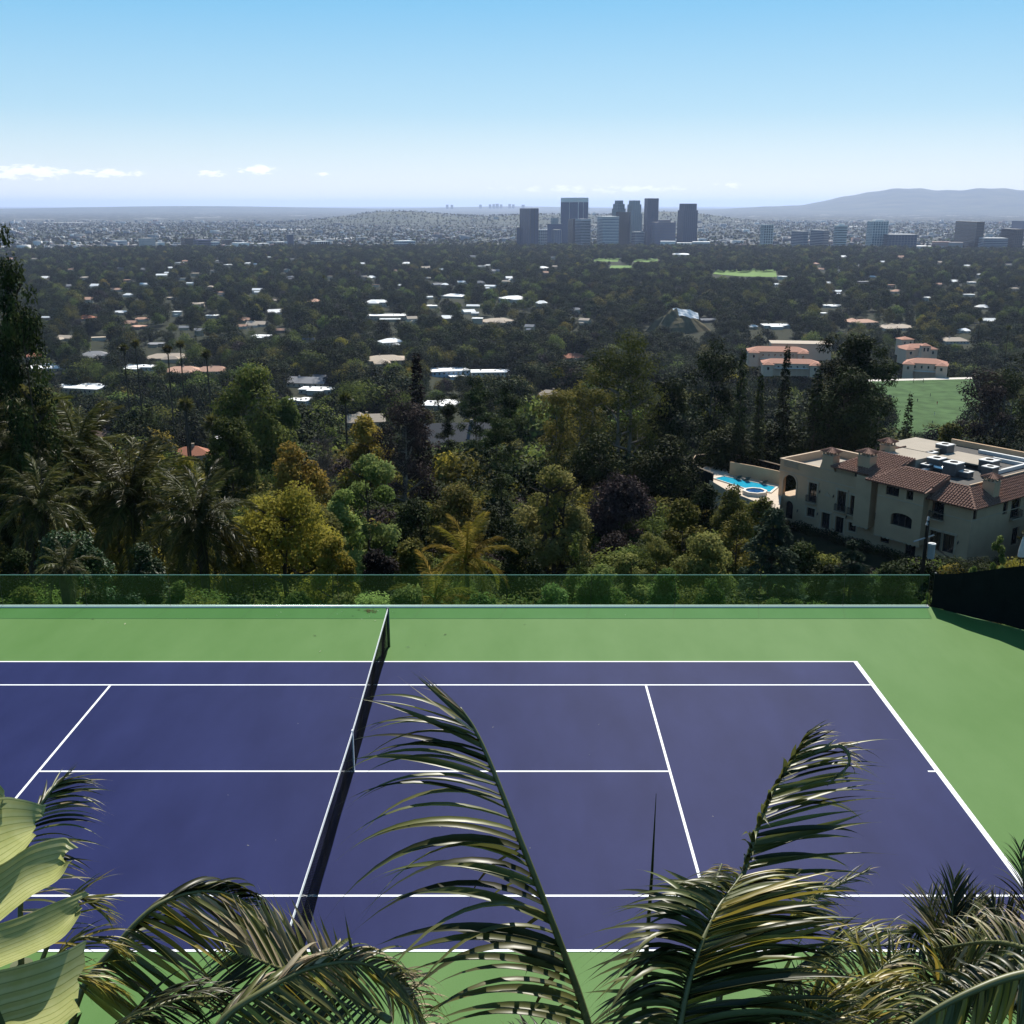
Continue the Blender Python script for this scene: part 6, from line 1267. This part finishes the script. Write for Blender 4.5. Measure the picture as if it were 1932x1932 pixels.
frond(p5, [(2060, 1850, 3.6), (1900, 1780, 4.2), (1760, 1790, 4.6)], [((-.2, -.3, -.9), 170, .05, 1, (.2, .4), .2, .06, (0, 3, 1)), ((-.2, .2, .9), 130, .05, 1, (.3, .5), .6, .06, (0, 1))], n=50)
# left palm: arched frond and the drooping dry ones
p6 = palm('palm at the lower left with a high arching frond', 110, 2050, 4.2)
frond(p6, [(110, 2050, 4.2), (150, 1880, 4.3), (210, 1795, 4.4), (290, 1712, 4.55), (370, 1683, 4.7), (440, 1690, 4.8), (490, 1725, 4.85)],
      [((.55, -.35, -.75), 265, .18, 1, (.22, .5), .22, .055, (0, 0, 1, 2)), ((.45, .7, .1), 230, .2, 1, (.25, .5), .9, .055, (0, 3, 3))], n=78, rr=.013)
frond(p6, [(110, 2050, 4.0), (200, 1960, 4.0), (320, 1890, 4.2), (430, 1880, 4.4)], [((.2, -.3, .8), 170, .1, 1, (.3, .6), .7, .06, MD), ((.5, -.3, -.8), 170, .1, 1, (.3, .5), .2, .06, MD)], n=50)
for ex, ey in [(205, 1730), (240, 1800), (230, 1870)]: frond(p6, [(60, 1860, 4.0), ((60 + ex) / 2, ey - 30, 4.1), (ex, ey, 4.2)], [((.4, -.2, .6), 130, .2, 1, (.5, .8), .45, .05, (0, 2)), ((.5, -.2, -.5), 130, .2, 1, (.5, .8), .3, .05, (0, 2))], n=24, rr=.008)
p7 = palm('palm with a weathered tan frond left of the net end', 420, 2060, 4.3)
frond(p7, [(735, 1925, 3.9), (640, 1868, 4.2), (556, 1838, 4.4), (480, 1808, 4.6), (419, 1788, 4.8)], [((-.25, .2, 1), 210, .12, .95, (.12, .5), .10, .07, (1, 1, 0)), ((-.55, -.4, -.6), 290, .02, 1, (.15, .35), .12, .05, (3, 3, 3, 0))], n=58, rr=.012)
frond(p7, [(380, 2010, 3.6), (420, 1925, 3.7), (500, 1868, 3.8), (580, 1828, 3.95), (670, 1816, 4.1), (740, 1845, 4.2), (785, 1900, 4.25)],
      [((.45, -.5, -.70), 230, .05, 1, (.28, .45), .22, .05, (0, 0, 2, 0)), ((.35, .65, .25), 200, .08, 1, (.3, .5), .85, .055, (0, 1, 1))], n=84, rr=.013)
frond(p7, [(700, 1840, 4.3), (760, 1850, 4.4), (800, 1930, 4.4), (810, 2000, 4.4)], [((.1, -.3, -1), 160, .1, 1, (.2, .4), .1, .06, (1, 0, 1)), ((.5, .3, .1), 120, .1, 1, (.2, .4), .8, .06, (1, 1, 0))], n=40, rr=.008)
p8 = palm('palm half hidden behind the torn banana leaf at the left edge', 40, 1820, 5.0)
frond(p8, [(40, 1820, 5.0), (40, 1680, 5.1), (58, 1560, 5.2), (95, 1495, 5.3), (120, 1470, 5.35)], [((1, -.1, .02), 175, .15, .92, (.12, .45), .45, .06, (0, 0, 1, 3)), ((.6, 0, .5), 110, .82, 1, (.4, .8), .05, .05, (0, 1)), ((-.3, .6, -.2), 130, .1, .9, (.2, .5), .5, .06, MD)], n=46)
# banana plant: torn lobes of big leaves, ribbed across
m, N_, L_, p = new_mat('banana leaf'); tc = N_.new('ShaderNodeUVMap'); at = N_.new('ShaderNodeAttribute'); at.attribute_name = 'rib'
wv = N_.new('ShaderNodeMath'); wv.operation = 'SINE'; ml = N_.new('ShaderNodeMath'); ml.operation = 'MULTIPLY'; ml.inputs[1].default_value = 62.0; L_.new(at.outputs['Fac'], ml.inputs[0]); L_.new(ml.outputs[0], wv.inputs[0])
tcn = N_.new('ShaderNodeTexCoord'); nn_ = N_.new('ShaderNodeTexNoise'); nn_.inputs['Scale'].default_value = 9; nn_.inputs['Detail'].default_value = 5; L_.new(tcn.outputs['Object'], nn_.inputs[0])
x = N_.new('ShaderNodeMix'); x.data_type = 'RGBA'; x.inputs[6].default_value = (.27, .30, .08, 1); x.inputs[7].default_value = (.50, .50, .25, 1); L_.new(nn_.outputs[0], x.inputs['Factor']); pw_ = N_.new('ShaderNodeMapRange'); pw_.inputs['From Min'].default_value = .86; pw_.inputs['From Max'].default_value = 1.0; L_.new(wv.outputs[0], pw_.inputs['Value'])
x2 = N_.new('ShaderNodeMix'); x2.data_type = 'RGBA'; L_.new(pw_.outputs[0], x2.inputs['Factor']); L_.new(x.outputs[2], x2.inputs[6]); x2.inputs[7].default_value = (.20, .23, .07, 1); x = x2
L_.new(x.outputs[2], p.inputs['Base Color'])
bm_ = N_.new('ShaderNodeBump'); bm_.inputs['Strength'].default_value = .5; bm_.inputs['Distance'].default_value = .006; L_.new(wv.outputs[0], bm_.inputs['Height']); L_.new(bm_.outputs[0], p.inputs['Normal']); p.inputs['Roughness'].default_value = .42; p.inputs['Specular IOR Level'].default_value = .45
t_ = N_.new('ShaderNodeBsdfTranslucent'); L_.new(x.outputs[2], t_.inputs[0]); ms = N_.new('ShaderNodeMixShader'); ms.inputs[0].default_value = .55; L_.new(p.outputs[0], ms.inputs[1]); L_.new(t_.outputs[0], ms.inputs[2]); L_.new(ms.outputs[0], N_['Material Output'].inputs['Surface']); BAN = m
ban = thing('banana_plant', 'torn pale green banana leaf at the left edge', 'banana plant', tuple(P3(-60, 1800, 3.6))); o = ban.location
MB().tube([(0, 0, -o.z), (0, 0, -1.5), (0, 0, .2)], [.14, .12, .05], 10).build('stem', RAC, ban)
def lobe(name, top, bot, bulge, mt=None, seed=0):
    """a strip of leaf between two edges (lists of photo x, y, distance)"""
    rs = np.random.default_rng(seed); n, m_ = 22, 8; A = spline([P3(*q) for q in top], n); B = spline([P3(*q) for q in bot], n); vs = []; rib = []
    for i in range(n + 1):
        for j in range(m_ + 1):
            f = j / m_; q = A[i].lerp(B[i], f) + Vector((0, -bulge * math.sin(math.pi * f), 0))
            if i == n: q = q + Vector((rs.normal(0, .012), 0, rs.normal(0, .008)))
            vs.append(q - o); rib.append(f)
    me = raw_mesh('leaf_lobe', vs, [(i * (m_ + 1) + j, i * (m_ + 1) + j + 1, (i + 1) * (m_ + 1) + j + 1, (i + 1) * (m_ + 1) + j) for i in range(n) for j in range(m_)], mt or BAN, None, True)
    a = me.attributes.new('rib', 'FLOAT', 'POINT'); a.data.foreach_set('value', np.array(rib, np.float32)); return obj(name, me, ban)
lobe('leaf_lobe', [(-60, 1530, 3.6), (0, 1505, 3.6), (40, 1508, 3.55), (86, 1520, 3.5)], [(-60, 1680, 3.6), (0, 1645, 3.6), (40, 1610, 3.55), (68, 1575, 3.5)], .05, seed=1)
lobe('leaf_lobe', [(-60, 1500, 3.7), (-20, 1470, 3.7), (6, 1488, 3.65), (8, 1500, 3.6)], [(-60, 1660, 3.6), (-20, 1600, 3.6), (0, 1560, 3.6), (12, 1545, 3.6)], .03, seed=2)
lobe('leaf_lobe', [(-60, 1650, 3.6), (0, 1632, 3.55), (60, 1595, 3.5), (118, 1580, 3.42), (134, 1590, 3.4)], [(-60, 1790, 3.55), (0, 1738, 3.5), (60, 1690, 3.45), (110, 1660, 3.4), (134, 1622, 3.4)], .06, seed=3)
lobe('leaf_lobe', [(-60, 1760, 3.5), (0, 1742, 3.48), (50, 1725, 3.45), (110, 1700, 3.4), (164, 1680, 3.35)], [(-60, 1850, 3.5), (0, 1825, 3.45), (60, 1800, 3.4), (120, 1768, 3.38), (160, 1712, 3.35)], .05, seed=4)
lobe('leaf_lobe', [(-60, 1840, 3.4), (0, 1830, 3.38), (60, 1815, 3.32), (120, 1795, 3.28), (168, 1770, 3.26)], [(-60, 2050, 3.3), (30, 1975, 3.28), (60, 1960, 3.26), (110, 1940, 3.25), (152, 1905, 3.25)], .07, seed=5)
DKB = mat('banana underside with painted shade', (.045, .065, .015), .5, .4, var=.3, trans=.15)  # darker copy of the banana leaf, its shade put into the colour
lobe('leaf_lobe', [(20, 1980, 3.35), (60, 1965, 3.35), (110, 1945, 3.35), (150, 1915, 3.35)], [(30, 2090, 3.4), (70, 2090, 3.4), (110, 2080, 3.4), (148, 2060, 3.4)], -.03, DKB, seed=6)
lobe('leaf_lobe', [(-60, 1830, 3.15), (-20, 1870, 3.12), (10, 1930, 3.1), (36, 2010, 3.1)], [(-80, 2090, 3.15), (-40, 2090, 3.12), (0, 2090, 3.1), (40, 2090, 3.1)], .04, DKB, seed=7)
# ------------------------------------------------------------------ air
hm = bpy.data.materials.new('city haze'); hm.use_nodes = True; n = hm.node_tree.nodes; n.clear()
ho = n.new('ShaderNodeOutputMaterial'); pv = n.new('ShaderNodeVolumePrincipled')
pv.inputs['Color'].default_value = (.58, .70, 1.0, 1); pv.inputs['Density'].default_value = 3.0e-5; pv.inputs['Anisotropy'].default_value = 0.25
hm.node_tree.links.new(pv.outputs[0], ho.inputs['Volume'])
tag(MB().box(-95000, 95000, -95000, 95000, -134, 375).build('haze', hm), kind='stuff')
